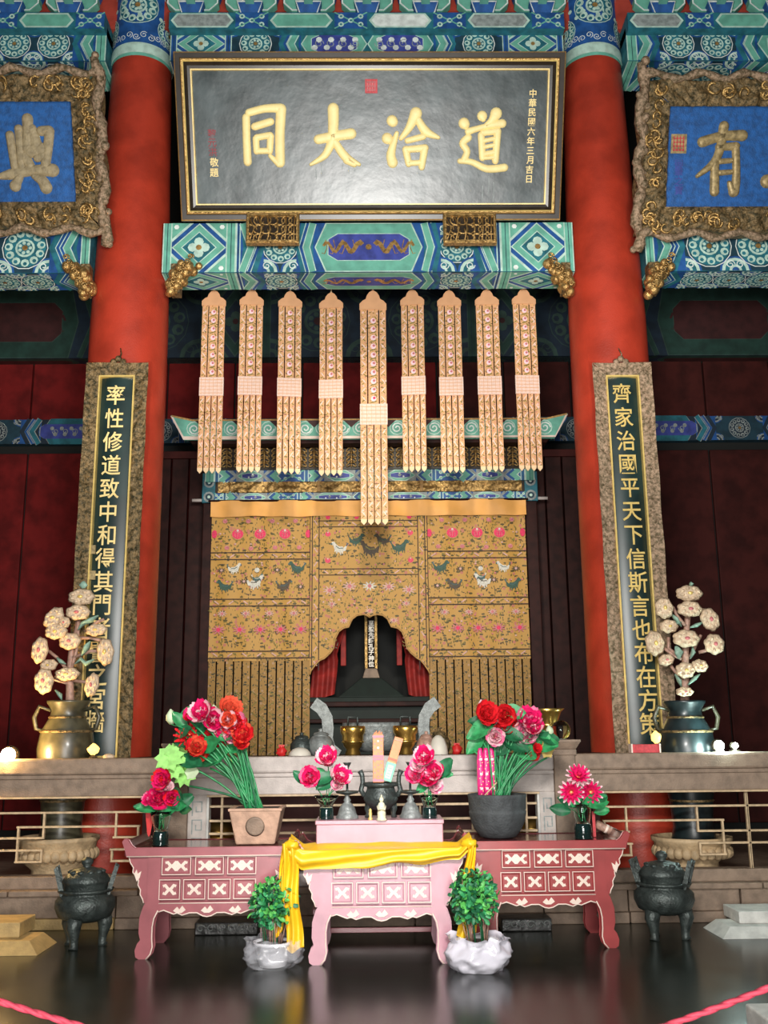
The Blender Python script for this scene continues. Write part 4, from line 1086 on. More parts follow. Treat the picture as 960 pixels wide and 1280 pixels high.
def side_curtain(label, x0, x1, flip):
    t = thing('embroidered_curtain', label, 'curtain', (x0, YC, zd), group='golden curtains of the shrine')
    W_ = x1-x0; zb_ = cz(822)-zd; zt_ = cz(644)-zd
    wav = lambda u, v: .010*sin(u*9+v*1.5)+.006*sin(u*23)
    g = MB('curtain_gold', True); g.grid(lambda a, b: (W_*a, wav(W_*a, b*3), zb_-.03+(zt_-zb_+.03)*b), 24, 10)
    g.grid(lambda a, b: (W_*(1-a), .008+wav(W_*(1-a), b*3), zb_-.03+(zt_-zb_+.03)*b), 24, 10)
    cl_ = g.build('cloth', t)
    P = Paint(lambda u, v, h: ((W_-u if flip else u), -h-.022, v-zd), .001, .0012)
    for y in (690, 748, 813): band(P, 0, W_, cz(y+8.5), cz(y)-cz(y+8.5))
    vine(P, 0, W_, cz(689), cz(645), 80, 1); vine(P, 0, W_, cz(747), cz(700), 60, 2); vine(P, 0, W_, cz(812), cz(758), 90, 3)
    s_ = W_/125
    for px in (33, 61, 92): blossom(P, px*s_, cz(667), .072)
    for px in (4, 121): P.circ(px*s_, cz(667), .035, 't_pink', 2, 8, .055)
    for px, y in ((17, 651), (46, 651), (76, 651), (105, 651), (20, 684), (50, 685), (80, 684), (110, 684)): blossom(P, px*s_, cz(y), .030, 't_rose', 't_mauve')
    for px, y, sz, dd, m1, m2 in ((30, 712, .085, 1, 't_white', 't_teal'), (18, 734, .095, -1, 't_green', 't_teal'), (56, 730, .11, 1, 't_white', 't_brown'), (59, 724, .07, 1, 't_teal', 't_white'), (92, 734, .095, 1, 't_brown', 't_teal'), (107, 712, .10, -1, 't_green', 't_teal')): beast(P, px*s_, cz(y), sz, dd, m1, m2)
    P.circ(58*s_, cz(712), .032, 't_white', 3, 8)
    for px, y in ((42, 726), (83, 712), (112, 733), (14, 712)): daisy(P, px*s_, cz(y), .055, 't_brown', 't_mauve')
    for px in (12, 38, 63, 88, 113): daisy(P, px*s_, cz(786), .085, 't_rose', 't_pink')
    for px in (16, 45, 74, 104): daisy(P, px*s_, cz(766), .06, 't_mauve', 't_rose')
    for px in (8, W_/s_-4): P.line([(px*s_-(.03 if px > 20 else -.0)*0, cz(645)), (px*s_, cz(645))], .001, 'line_dark', 1)
    P.line([(W_-.012, cz(645)), (W_-.012, cz(822))], .014, 'line_dark', 3)
    P.build('embroidery', cl_)
    n = 12; sw = W_/n
    for i in range(n):                          # separate hanging tails below
        b = MB('curtain_lower'); a_ = sw*i+.009; e_ = sw*(i+1)-.009
        b.grid(lambda u, v: (a_+(e_-a_)*u, .006*sin(v*5+i), 0.15+(zb_-.15)*v), 1, 10)
        b.grid(lambda u, v: (e_+(a_-e_)*u, .006+.006*sin(v*5+i), 0.15+(zb_-.15)*v), 1, 10)
        o = b.build('tail_strip', t)
        P = Paint(lambda u, v, h: (u, -.008-h, v), .001, .001)
        for k in range(11):
            z_ = .5+k*.125+(.05 if i % 2 else 0)
            if z_ < zb_-.05:
                d_ = 1 if k % 2 else -1; m_ = (a_+e_)/2
                P.line([(m_-d_*.03, z_-.03), (m_+d_*.03, z_+.02)], .012, 't_leaf', 1); P.line([(m_+d_*.03, z_+.03), (m_-d_*.01, z_+.06)], .014, 'edge_gold', 1)
        P.build('embroidery', o)
    return t
side_curtain('golden embroidered curtain left of the shrine opening, behind the leaning bouquet', LX[0], LX[1], False)
side_curtain('golden embroidered curtain right of the shrine opening, behind the bowl bouquet', RX[0], RX[1], True)
# middle curtain with the cusped opening
t = thing('embroidered_curtain', 'golden middle curtain with a cusped opening framing the spirit tablet', 'curtain', (0, YC-.03, zd), group='golden curtains of the shrine')
c8 = lambda x, y: cx_(370+x/5.053, 750+y/5.053)
AL = [(465, 112), (452, 100), (425, 92), (385, 99), (355, 122), (332, 172), (300, 178), (270, 200), (248, 245), (238, 305), (215, 335), (180, 368), (150, 380), (128, 402), (95, 445), (88, 470)]
AR = [(465, 112), (480, 100), (510, 92), (548, 99), (578, 122), (602, 172), (640, 180), (668, 202), (688, 248), (700, 305), (722, 335), (762, 370), (785, 382), (805, 405), (835, 448), (845, 470)]
arch = [(cx_(370+x/5.053, 750+y/5.053), cz(750+y/5.053)-zd) for x, y in AL]; arr = [(cx_(370+x/5.053, 750+y/5.053), cz(750+y/5.053)-zd) for x, y in AR]
L_, R_ = LX[1]-.01, RX[0]+.01; top = cz(644)-zd
lowz = cz(870)-zd
g = MB('curtain_gold')
outl = [(L_, top), (L_, arch[-1][1])]+arch[::-1]
outr = [(arr[0][0], arr[0][1])]+arr[1:]+[(R_, arr[-1][1]), (R_, top), (arr[0][0], top)]
g.prism([(L_, top), (L_, arch[-1][1])]+[p for p in arch[::-1]]+[(arch[0][0], top)], -.004, .004)
g.prism([(arr[0][0], top), (arr[0][0], arr[0][1])]+arr[1:]+[(R_, arr[-1][1]), (R_, top)], -.004, .004)
cl_ = g.build('cloth', t)
P = Paint(lambda u, v, h: (u, -h-.004, v-zd), .001, .0012)
yb = [(cx_(394.5, 700))]
for q0, q1 in ((cx_(390.5, 700), cx_(399, 700)), (cx_(522.5, 700), cx_(531.2, 700))): band(P, cz(838), cz(645), q0, q1-q0, True)
for y in (651.5, 711.5): band(P, cx_(399, 700), cx_(522.5, 700), cz(y+7.5), cz(y)-cz(y+7.5))
vine(P, cx_(401, 700), cx_(521, 700), cz(710), cz(660), 80, 5); vine(P, cx_(401, 700), cx_(521, 700), cz(768), cz(721), 130, 6)
vine(P, cx_(401, 700), cx_(425, 700), cz(815), cz(770), 30, 7); vine(P, cx_(500, 700), cx_(521, 700), cz(815), cz(770), 30, 8)
for px, y, sz, dd, m1, m2 in ((424, 688, .10, -1, 't_white', 't_teal'), (446, 678, .10, 1, 't_green', 't_brown'), (462, 690, .13, -1, 't_brown', 't_leaf'), (478, 678, .10, -1, 't_brown', 't_green'), (500, 687, .11, 1, 't_green', 't_teal')): beast(P, cx_(px, 690), cz(y), sz, dd, m1, m2)
for px, y in ((410, 668), (513, 667), (410, 701), (513, 701)): blossom(P, cx_(px, 690), cz(y), .035)
for px in (410, 446, 512): P.circ(cx_(px, 690), cz(647), .03, 't_pink', 2, 8)
for px, y in ((412, 738), (437, 733), (462, 733), (486, 734), (511, 738)): daisy(P, cx_(px, 740), cz(y), .085, 't_white' if px == 462 else 't_mauve', 't_rose')
for px, y in ((430, 776), (492, 776), (462, 764), (415, 755), (508, 755)): daisy(P, cx_(px, 770), cz(y), .055, 't_mauve', 't_rose')
P.build('embroidery', cl_)
e = MB('edge_gold', True)
for A_ in (arch, arr): e.tube([(x, -.008, z) for x, z in A_], .011, 6)
e.build('edge_cord', t)
# orange valance across the top
v_ = thing('orange_valance', 'plain orange cloth valance across the top of the golden curtains', 'valance', (0, YC-.07, cz(646)))
hv = cz(627)-cz(646)
g = MB('valance_orange', True)
vf = lambda a, b, o: (LX[0]-.01+(RX[1]-LX[0]+.02)*a, o+.012*sin(a*31+3*b)+.008*sin(a*73)-.01*b, (hv+.006*sin(a*9))*b-.012*(1-b)*noise.noise(Vector((a*12, 0, 0))))
g.grid(lambda a, b: vf(a, b, 0), 110, 5); g.grid(lambda a, b: vf(1-a, b, .012), 110, 5); g.build('cloth', v_)
MB('dark_wood', True).tube([(LX[0]-.04, .0, hv+.004), (RX[1]+.04, .0, hv+.004)], .014, 8).build('rod', v_)
# ------------------------------------------------------------------ inside the shrine
YT = 13.0
tb = thing('spirit_tablet', 'upright gold framed tablet with a column of characters in the shrine opening', 'tablet', (pt(464, 840, YT).x, YT, pt(464, 848, YT).z))
o_ = tb.location; zt_ = pt(464, 772, YT).z-o_.z+.05; z0_ = pt(464, 836, YT).z-o_.z; hw_ = .083
MB('tablet_dark').box(-hw_*.55, hw_*.55, -.0, .03, z0_, zt_).build('board', tb)
MB('gilt').box(-hw_, -hw_*.55, -.02, .04, z0_, zt_).box(hw_*.55, hw_, -.02, .04, z0_, zt_).box(-hw_, hw_, -.02, .04, zt_, zt_+.03).build('frame', tb, .006)
MB('stone').slab((-.075, .075, -.08, .08, z0_), (-.11, .11, -.11, .11, 0)).build('pedestal', tb, .008)
tx = '至聖先師孔子神位'
for i, ch in enumerate(tx):
    p = pt(464, 779+i*7.3, YT); c_ = MB('white_paint'); glyph(c_, ch, p.x-o_.x, p.z-o_.z, .074, -.004, .05, .03); c_.build('character', tb)
cn = thing('stepped_cloth_mound', 'dark green cloth mound below the spirit tablet', 'altar cloth', (o_.x, YT, zd+.72))
hcn = o_.z-(zd+.72)
zj = pt(464, 872, YT).z-(zd+.72)
MB('cone_green').slab((-.13, .13, -.12, .2, hcn), (-.42, .42, -.26, .35, zj)).slab((-.9, .9, -.28, .4, zj), (-.95, .95, -.30, .4, zj-.06)).slab((-.80, .80, -.22, .4, zj-.06), (-.85, .85, -.25, .4, 0)).build('cloth', cn, .01)
MB('dark_wood').box(-.98, .98, -.33, .4, zj-.12, zj-.06).box(-1.0, 1.0, -.35, .4, zj-.32, zj-.27).build('edge_rail', cn, .01)
for sx, (xa, xb, xc2), lab in ((-1, (392, 424, 434), 'dark red drape gathered at the warm-lamp side of the shrine opening'), (1, (536, 505, 494), 'dark red drape gathered at the cool-lamp side of the shrine opening')):
    d_ = thing('red_drape', lab, 'drape', (pt(xa, 870, 12.8).x, 12.8, pt(xa, 875, 12.8).z), group='inner red drapes of the shrine')
    W_ = abs(pt(xb, 870, 12.8).x-pt(xa, 870, 12.8).x); Ht = pt(462, 765, 12.8).z-d_.location.z+.1
    g = MB('drape_red', True)
    def df(u, v, o=0):
        w1 = W_*(.55+.45*min(1, 1.6*(1-v)))+ .35*max(0, v-.45)*1.8
        return (-sx*(w1*u+.05*sin(v*3))+sx*.06, o+.03*sin(u*16+v*2), Ht*v+.10*(u-.3)*(1-v))
    g.grid(lambda u, v: df(u, v), 26, 16); g.grid(lambda u, v: df(1-u, v, .02), 26, 16); g.build('cloth', d_)
    xx = pt((xb+xc2)/2, 830, 12.9).x-d_.location.x
    MB('drape_red').box(xx-.035, xx+.035, .15, .22, pt(463, 832, 12.95).z-d_.location.z, Ht).build('hanging_strip', d_, .01)
# ------------------------------------------------------------------ altar tables
def table_xy(x, y): return (x-337.5)*.00213, (482-y)*.0020
def make_table(lab, loc, body, topm='table_top'):
    t = thing('altar_table', lab, 'table', loc, group='carved altar tables with cream outlines')
    q = table_xy; D = .70
    slab = [q(*p) for p in ((50, 118), (46, 100), (40, 84), (34, 66), (40, 58), (50, 62), (62, 82), (76, 92), (599, 92), (613, 82), (625, 62), (635, 58), (641, 66), (635, 84), (629, 100), (625, 118))]
    b = MB(body).prism(slab, -.02, .03); b.use(topm)
    top_ = [(x, z) for x, z in slab[6:10]]
    b.prism([(slab[3][0]+.01, .70+.03), (slab[3][0]+.012, slab[3][1]), (slab[4][0]+.012, slab[4][1]-.004), (slab[5][0], slab[5][1]-.008), (slab[6][0], slab[6][1]-.008), (slab[7][0], slab[7][1]-.004), (slab[8][0], slab[8][1]-.004), (slab[9][0], slab[9][1]-.008), (slab[10][0], slab[10][1]-.008), (slab[11][0]-.012, slab[11][1]-.004), (slab[12][0]-.012, slab[12][1]), (slab[12][0]-.01, .73)], .03, D)
    b.build('top', t, .006)
    L = MB('cream_line', True); L.tube([(slab[0][0], -.022, slab[0][1]-.002), (slab[-1][0], -.022, slab[-1][1]-.002)], .0045, 6); L.build('cream_edge', t)
    # case
    x0, z1 = q(128, 118); x1 = -x0; zc_ = q(0, 285)[1]; fy = .03
    MB(body).box(x0+.07, x1-.07, fy, D-.06, zc_, z1).build('case', t, .004)
    MB(topm).box(x0+.03, x1-.03, D-.07, D-.05, zc_-.05, z1).build('back_board', t)
    leg = [q(*p) for p in ((128, 118), (128, 280), (116, 300), (105, 338), (104, 390), (111, 416), (100, 430), (93, 452), (96, 472), (110, 482), (130, 481), (144, 464), (150, 440), (147, 410), (147, 370), (152, 340), (162, 318), (166, 300), (166, 118))]
    line = [q(*p) for p in ((165, 312), (152, 340), (147, 370), (147, 410), (150, 440), (144, 464), (129, 482))]
    for sx in (1, -1):
        for y0 in (-.005, D-.10):
            o = MB(body).prism([(sx*x, z) for x, z in leg], y0, y0+.075).build('leg', t, .008)
            if y0 < 0:
                L = MB('cream_line', True); L.tube([(sx*x, y0-.002, z) for x, z in line], .005, 6); L.build('cream_edge', o)
        wing = [q(*p) for p in ((54, 118), (60, 142), (72, 160), (70, 176), (82, 192), (92, 205), (90, 222), (100, 240), (99, 256), (108, 272), (112, 286), (128, 286), (128, 118))]
        o = MB(body).prism([(sx*x, z) for x, z in wing], .01, .04).build('side_bracket', t, .003)
        L = MB('cream_line', True); L.tube([(sx*x, .008, z) for x, z in wing[:11]], .0045, 6)
        L.prism([(sx*x, z) for x, z in [q(*p) for p in ((76, 182), (84, 166), (88, 182), (101, 172), (96, 196), (86, 210))]], .0, .012); L.build('cream_edge', o)
        MB(body).prism([(sx*x, z) for x, z in wing], D-.08, D-.05).build('side_bracket', t, .003)
        MB(body).box(sx*(x0+.01), sx*(x0+.05), .06, D-.1, .50, z1).build('side_panel', t, .004)
    # drawer fronts: three above, four below
    def curl(P, u, v, s, f):
        for d in (1, -1):
            for e in (1, -1):
                P.line([(u, v), (u+d*s*.45, v+e*s*f*.28), (u+d*s*.9, v+e*s*f*.80), (u+d*s*1.25, v+e*s*f*.72), (u+d*s*1.2, v+e*s*f*.40)], [.016, .022, .020, .014, .006], 'cream_line', 2)
        P.line([(u-s*.4, v), (u+s*.4, v)], .022, 'cream_line', 2)
    def front(xa, xb, ya, yb, wide):
        (u0, v1), (u1, v0) = q(xa, ya), q(xb, yb)
        o = MB(body); o.box(u0, u1, .002, fy, v0, v1)
        o = o.build('drawer_front', t, .003)
        L = MB('cream_line'); mould(L, u0+.002, u1-.002, v0+.002, v1-.002, [(0, -.0, 'cream_line'), (0, .006, 'cream_line'), (.005, .006, 'cream_line'), (.005, -.0, 'cream_line')]); L.build('cream_edge', o)
        mould_ = MB(body); mould(mould_, u0+.012, u1-.012, v0+.012, v1-.012, [(0, .004, body), (.008, -.001, body), (.009, -.001, body)]); mould_.build('sunk_panel', o)
        P = Paint(lambda u, v, h: (u, .002-h, v), .004, .001); cx, cz_ = (u0+u1)/2, (v0+v1)/2
        if wide:
            curl(P, cx-.035, cz_, .035, 1.0); curl(P, cx+.035, cz_, .035, 1.0); P.circ(cx, cz_, .014, 'cream_line', 3, 8)
        else: curl(P, cx, cz_, .036, 1.1); P.circ(cx, cz_, .012, 'cream_line', 3, 8)
        P.build('inlay_scroll', o)
    for a in ((172, 277), (290, 393), (404, 508)): front(a[0], a[1], 122, 188, True)
    for a in ((165, 241), (250, 330), (338, 419), (427, 508)): front(a[0], a[1], 202, 276, False)
    ap = [(166, 285), (509, 285), (509, 318), (490, 312), (470, 320), (455, 326), (442, 322), (425, 330), (400, 322), (372, 322), (352, 333), (337, 336), (322, 333), (302, 322), (275, 322), (250, 330), (233, 322), (220, 326), (205, 320), (185, 312), (166, 318)]
    o = MB(body).prism([q(*p) for p in ap], .0, .03).build('apron', t, .003)
    L = MB('cream_line', True); L.tube([(x, -.003, z) for x, z in [q(*p) for p in ap[2:]]], .005, 6); L.tube([(x, -.003, z) for x, z in (q(166, 288), q(509, 288))], .004, 6)
    for cx in (240, 337.5, 435):
        for p in (((-22, 0), (-8, -14), (0, -4), (10, -18), (22, -2), (8, 8), (-10, 8)),): L.prism([q(cx+a, 314+b) for a, b in p], -.008, .002)
    L.build('cream_edge', o)
    for z_, y_ in ((.10, D-.07), (.20, D-.07)): pass
    return t
ZT = .78; YF = (7.97, 7.70, 8.16)
TX = [pt(259.5, 1120, YF[0]).x, pt(477, 1120, YF[1]).x, pt(685.5, 1120, YF[2]).x]
make_table('rose red altar table under the square planter and leaning bouquet', (TX[0], YF[0], 0), 'table_rose')
make_table('altar table in the middle, lacquer paled for the stronger light, with yellow cloth over its front', (TX[1], YF[1], 0), 'table_lit')
make_table('deeper red altar table under the round grey bowl of flowers', (TX[2], YF[2], 0), 'table_red')
# low red stand on the floor behind the middle table
b = thing('low_stand', 'long low reddish stand on the floor behind the middle table', 'stand', (TX[1], YF[1]+.95, 0))
MB('table_rose').box(-.55, .55, -.12, .12, .20, .25).build('top', b, .006); MB('table_rose').box(-.50, .50, -.10, -.07, .06, .10).build('stretcher', b, .004)
for x in (-.5, .5):
    for y in (-.10, .10): MB('table_rose').box(x-.025, x+.025, y-.02, y+.02, 0, .20).build('leg', b, .004)
# carved dark slabs on the floor behind the side tables
for i, (xa, xb, lab) in enumerate(((246, 324, 'dark carved stone slab on the floor behind the planter table'), (628, 692, 'dark carved stone slab on the floor behind the bowl table'))):
    p0, p1 = fl(xa, 1166), fl(xb, 1166); 
    s = thing('carved_slab', lab, 'stone slab', ((p0.x+p1.x)/2, 8.95, 0), group='carved floor slabs')
    hw_ = (p1.x-p0.x)/2
    g = MB('earth_dark'); g.box(-hw_, hw_, -.10, .14, 0, .10); g.build('block', s, .01)
    r = MB('bronze_grey', True); [r.tube([(-hw_*.8+k*hw_*.32+.04*cos(a*.8)*(1-a/12), -.105, .055+.035*sin(a*.8)*(1-a/12)) for a in range(9)], .006, 5) for k in range(6)]; r.build('carved_scrolls', s)
# stand on the middle table
zt = table_xy(0, 92)[1]
p0, p1 = pt(394, 1026, YF[1]+.10), pt(555, 1026, YF[1]+.10)
hs = p0.z-zt; cxs = (p0.x+p1.x)/2; hws = (p1.x-p0.x)/2
s = thing('offering_stand', 'low pink lacquered stand on the middle table carrying the incense burner', 'stand', (cxs, YF[1]+.35, zt))
MB('table_lit').box(-hws, hws, -.25, .22, hs-.03, hs).build('top', s, .005)
MB('table_lit').box(-hws+.01, hws-.01, -.24, -.21, .0, hs-.03).build('front_board', s, .004)
for x in (-1, 1): MB('table_lit').box(x*(hws-.02)-.015, x*(hws-.02)+.015, -.21, .2, 0, hs-.03).build('side_board', s, .004)
SZ = zt+hs
# yellow cloth over the front of the middle table
c = thing('yellow_cloth', 'bright yellow satin cloth draped over the front of the middle table with two hanging tails', 'cloth', (TX[1], YF[1], 0))
zt_ = zt
def swag(u, v, o=0):
    x = -.67+1.33*u; e = abs(2*u-1)
    tipz = zt_+max(0, (e-.86))/.14*.085
    s_ = v*.42
    fold = .010*sin(v*13+2.5*noise.noise(Vector((x*3, v*2, 1))))+.012*noise.noise(Vector((x*4, v*5, 3)))
    lo = .15-.07*u+.02*noise.noise(Vector((x*5, 0, 9)))
    if s_ < .20: y = .20-s_+(-.02)-.015; z = tipz+.015+fold*.8+.03*(1-s_/.2)*(1-e**4)
    else:
        q = (s_-.20)/.22; y = -.045-.012*sin(q*9+x*6)*(1)-.01-.02*sin(q*3); z = tipz+.012-lo*q+fold*.3
    return (x, y-o, z-o*.3)
g = MB('cloth_yellow', True); g.grid(lambda u, v: swag(u, v), 90, 30); g.grid(lambda u, v: swag(1-u, v, -.006), 90, 30); g.build('swag', c)
def tail(x0, x1, w0, w1, z1, z0, ph, nm='hanging_tail', yy=-.05):
    g = MB('cloth_yellow', True)
    def f(u, v, o=0):
        q = 1-v; w_ = w0+(w1-w0)*q
        return (x0+(x1-x0)*q+(u-.5)*w_+.008*sin(q*9+ph), yy-.02-o-.018*sin(u*11+q*4+ph)-.012*sin(q*14), z1-(z1-z0)*q-.02*(q > .99)*sin(u*5))
    g.grid(lambda u, v: f(u, v), 14, 40); g.grid(lambda u, v: f(1-u, v, -.006), 14, 40); return g.build(nm, c)
xl = (365-477)/167; tail(xl, xl+.05, .10, .125, zt_+.06, .12, 0); tail(xl-.02, xl-.06, .07, .05, zt_+.05, .22, 2, yy=-.03)
xr = (590-477)/167; tail(xr-.02, xr-.07, .05, .14, zt_+.07, .20, 1)
for sx, xx in ((-1, xl+.02), (1, xr-.03)):
    k = MB('cloth_yellow', True); k.ball((xx, -.05, zt_+.045), (.06, .05, .035), 16, 10, .5, 3); k.build('gather', c)
# ------------------------------------------------------------------ containers on the tables
def onf(px, Y, i=0): return pt(px, 1040, Y).x
yp = YF[0]+.36
x = pt(322, 1030, yp).x; w1 = (pt(354, 1012, yp).x-pt(290, 1012, yp).x)/2; w0 = w1*.74; hp = pt(322, 1012, yp-w1*.9).z-zt
t = thing('square_planter', 'square tan clay planter tapering to its foot, on the rose red table', 'planter', (x, yp, zt))
b = MB('planter'); b.slab((-w1, w1, -w1, w1, hp), (-w0, w0, -w0, w0, 0)); b.build('body', t, .012)
b = MB('planter'); mould(b, -1, 1, -1, 1, [(0, 0, 'planter')]*2) if False else None
MB('planter').box(-w1-.006, w1+.006, -w1-.006, -w1+.03, hp-.012, hp+.01).box(-w1-.006, w1+.006, w1-.03, w1+.006, hp-.012, hp+.01).box(-w1-.006, -w1+.03, -w1, w1, hp-.012, hp+.01).box(w1-.03, w1+.006, -w1, w1, hp-.012, hp+.01).build('rim', t, .006)
MB('soil').box(-w1+.03, w1-.03, -w1+.03, w1-.03, hp-.03, hp+.002).build('soil', t)
PLN = (x, yp, zt+hp)
m_ = MB('stone', True); m_.lathe([(.07, -.0), (.075, .004), (.06, .006)], 20); m_.v = [Vector((v.x, -(w0+(w1-w0)*((hp*.52+v.y)/hp))-.002-v.z*.5, hp*.52+v.y)) for v in m_.v]; m_.build('round_mark', t)
yb_ = YF[2]+.38
x = pt(622, 1020, yb_).x; R = (pt(658, 1000, yb_).x-pt(586, 1000, yb_).x)/2; hb = pt(622, 992, yb_).z-zt
t = thing('round_bowl', 'big rough dark grey bowl on the deeper red table, holding red and pink flowers', 'bowl', (x, yb_, zt))
k = hb
MB('iron_pot', True).lathe([(R*.50, 0), (R*.62, .01), (R*.80, k*.18), (R*.92, k*.36), (R*.985, k*.55), (R*.99, k*.60), (R*.965, k*.62), (R*.985, k*.66), (R*1.0, k*.9), (R*1.02, k*.97), (R*1.0, k), (R*.93, k*.985), (R*.90, k*.85), (R*.0, k*.82)], 48, cap=False).build('body', t)
MB('soil', True).lathe([(R*.905, k*.86), (.01, k*.88)], 32, cap=False).build('soil', t)
BWL = (x, yb_, zt+k*.86)
def glass_vase(lab, px, py, Y, z, r, hg, hb_, flare, loc=None):
    x = pt(px, py, Y).x
    t = thing('glass_vase', lab, 'vase', (x, Y, z), group='small glass vases with black feet')
    MB('glass_black', True).lathe([(r*.95, 0), (r, .008), (r, hb_*.7), (r*.92, hb_*.95), (r*.86, hb_)], 28).build('black_foot', t)
    MB('glass_black', True).lathe([(r*1.0, .0), (r*1.08, .004), (r*1.0, .010)], 28).build('foot_ring', t)
    MB('glass', True).lathe([(r*.80, hb_), (r*.9*(1+flare*.2), hb_+hg*.3), (r*(1+flare*.7), hb_+hg*.75), (r*(1+flare), hb_+hg), (r*(1+flare)-.005, hb_+hg), (r*(1+flare*.7)-.006, hb_+hg*.75), (r*.84*(1+flare*.2), hb_+hg*.3), (r*.70, hb_+.006)], 28, cap=False).build('glass_cup', t)
    return (x, Y, z+hb_)
YV = [YF[0]+.25, YF[1]+.24, YF[1]+.24, YF[2]+.22]
V1 = glass_vase('small glass vase holding magenta peonies, at the corner of the rose red table', 201, 1040, YV[0], zt, .062, .15, .105, .45)
V2 = glass_vase('goblet-shaped glass vase with pink peonies on the pink stand, beside the candlestick', 408, 1015, YV[1], SZ, .055, .09, .085, .75)
V3 = glass_vase('short glass vase with pink and white peonies on the other end of the pink stand', 537, 1015, YV[2], SZ, .055, .09, .080, .35)
V4 = glass_vase('straight glass vase with lotus flowers on the deeper red table, before the stone post', 729, 1040, YV[3], zt, .070, .15, .115, .05)
# ------------------------------------------------------------------ incense burner set
yi = YF[1]+.28; x = pt(476, 1000, yi).x
t = thing('incense_burner', 'dark bronze incense burner with two curved ears in the middle of the pink stand', 'incense burner', (x, yi, SZ))
hz_ = pt(476, 978, yi).z-SZ
MB('bronze', True).lathe([(.0, .06), (.06, .065), (.105, .10), (.132, hz_*.52), (.13, hz_*.62), (.110, hz_*.80), (.105, hz_*.85), (.108, hz_*.88), (.135, hz_*.90), (.138, hz_), (.120, hz_), (.115, hz_*.93), (.0, hz_*.90)], 36, cap=False).build('body', t)
MB('soil', True).lathe([(.114, hz_*.935), (.01, hz_*.945)], 24, cap=False).build('ash', t)
for a in (30, 150, 270): 
    ca, sa = cos(radians(a)), sin(radians(a)); MB('bronze', True).tube([(ca*.10, sa*.10, .12), (ca*.115, sa*.115, .06), (ca*.11, sa*.11, .03), (ca*.12, sa*.12, 0)], [.035, .028, .018, .024], 10).build('leg', t)
for sx in (-1, 1):
    MB('bronze', True).tube([(sx*.125, 0, hz_*.62), (sx*.152, 0, hz_*.78), (sx*.138, 0, hz_*1.0), (sx*.142, 0, hz_*1.2), (sx*.160, 0, hz_*1.34)], [.018, .020, .018, .018, .022], 10).build('ear', t)
f = thing('white_figurine', 'small pale standing figurine in front of the incense burner', 'figurine', (pt(477, 1023, yi-.2).x, yi-.19, SZ))
MB('figurine', True).lathe([(.034, 0), (.036, .012), (.030, .02), (.032, .05), (.028, .085), (.030, .105), (.020, .125), (.010, .132)], 16, sy=.8).build('robe', f)
MB('figurine', True).ball((0, 0, .148), (.017, .017, .021), 12, 8).ball((0, 0, .172), (.008, .008, .012), 8, 6).build('head', f)
MB('figurine', True).tube([(-.028, -.005, .10), (-.02, -.03, .078), (0, -.034, .086), (.02, -.03, .078), (.028, -.005, .10)], [.011, .010, .009, .010, .011], 8).build('arms', f)
MB('figurine', True).lathe([(.040, 0), (.042, .006), (.034, .014)], 10, c=(0, 0, 0)).build('lotus_base', f)
f = thing('gold_figurine', 'tiny pale gold ornament beside the white figurine', 'figurine', (pt(463, 1023, yi-.15).x, yi-.16, SZ))
MB('gilt_bright', True).lathe([(.016, 0), (.018, .01), (.010, .025), (.014, .045), (.010, .06), (.012, .072), (.002, .085)], 12).build('body', f)
def cand(px, lab, fork):
    y_ = YF[1]+.30; x = pt(px, 1000, y_).x
    t = thing('candlestick', lab, 'candlestick', (x, y_, SZ), group='pewter candlesticks on the pink stand')
    MB('bronze_grey', True).lathe([(.085, 0), (.088, .012), (.072, .03), (.060, .075), (.040, .105), (.022, .12), (.030, .135), (.018, .15), (.018, .175)], 28).build('bell_base', t)
    MB('bronze', True).lathe([(.02, .172), (.085, .188), (.092, .202), (.086, .202), (.03, .190), (.012, .20)], 28, cap=False).build('drip_pan', t)
    MB('bronze', True).lathe([(.010, .19), (.009, .26), (.015, .27), (.009, .28), (.009, .36), (.014, .38), (.030, .41), (.033, .415), (.01, .413)], 16).build('stem', t)
cand(434, 'grey candlestick with wide pan on the pink stand, beside the goblet-shaped vase', 0)
cand(513, 'grey candlestick with wide pan on the pink stand, beside the pink and white peonies', 0)
def pack(lab, px0, py0, px1, py1, w, y0, y1, m, extra):
    a = pt(px0, py0, y0); b_ = pt(px1, py1, y1); d = b_-a; L = d.length
    t = thing('incense_packet', lab, 'incense packet', a); ang = atan2(d.x, d.z); t.rotation_euler = (0, ang, 0)
    MB(m).box(-w/2, w/2, -.02, .02, 0, L).build('wrapper', t, .004)
    extra(t, L, w)
def ex1(t, L, w):
    P = Paint(lambda u, v, h: (u, -.02-h, v), .001, .001)
    for q in (.02, .46, .52, .93): P.rect(-w/2, w/2, L*q, L*q+L*.05, 'pack_pink', 1)
    for i in range(22): P.circ(-w*.3+w*.6*(i % 3)/2, L*(.08+.04*i), .006, 'pack_pink', 1, 6)
    P.circ(0, L*.72, .010, 'cream_line', 2, 8); P.circ(0, L*.86, .008, 'cream_line', 2, 8); P.build('printed_bands', t)
    s_ = MB('incense_pack', True); [s_.tube([(-w*.35+w*.1*i, 0, L*.9), (-w*.35+w*.1*i, 0, L+.012+.008*(i % 3))], .004, 5) for i in range(8)]; s_.build('stick_ends', t)
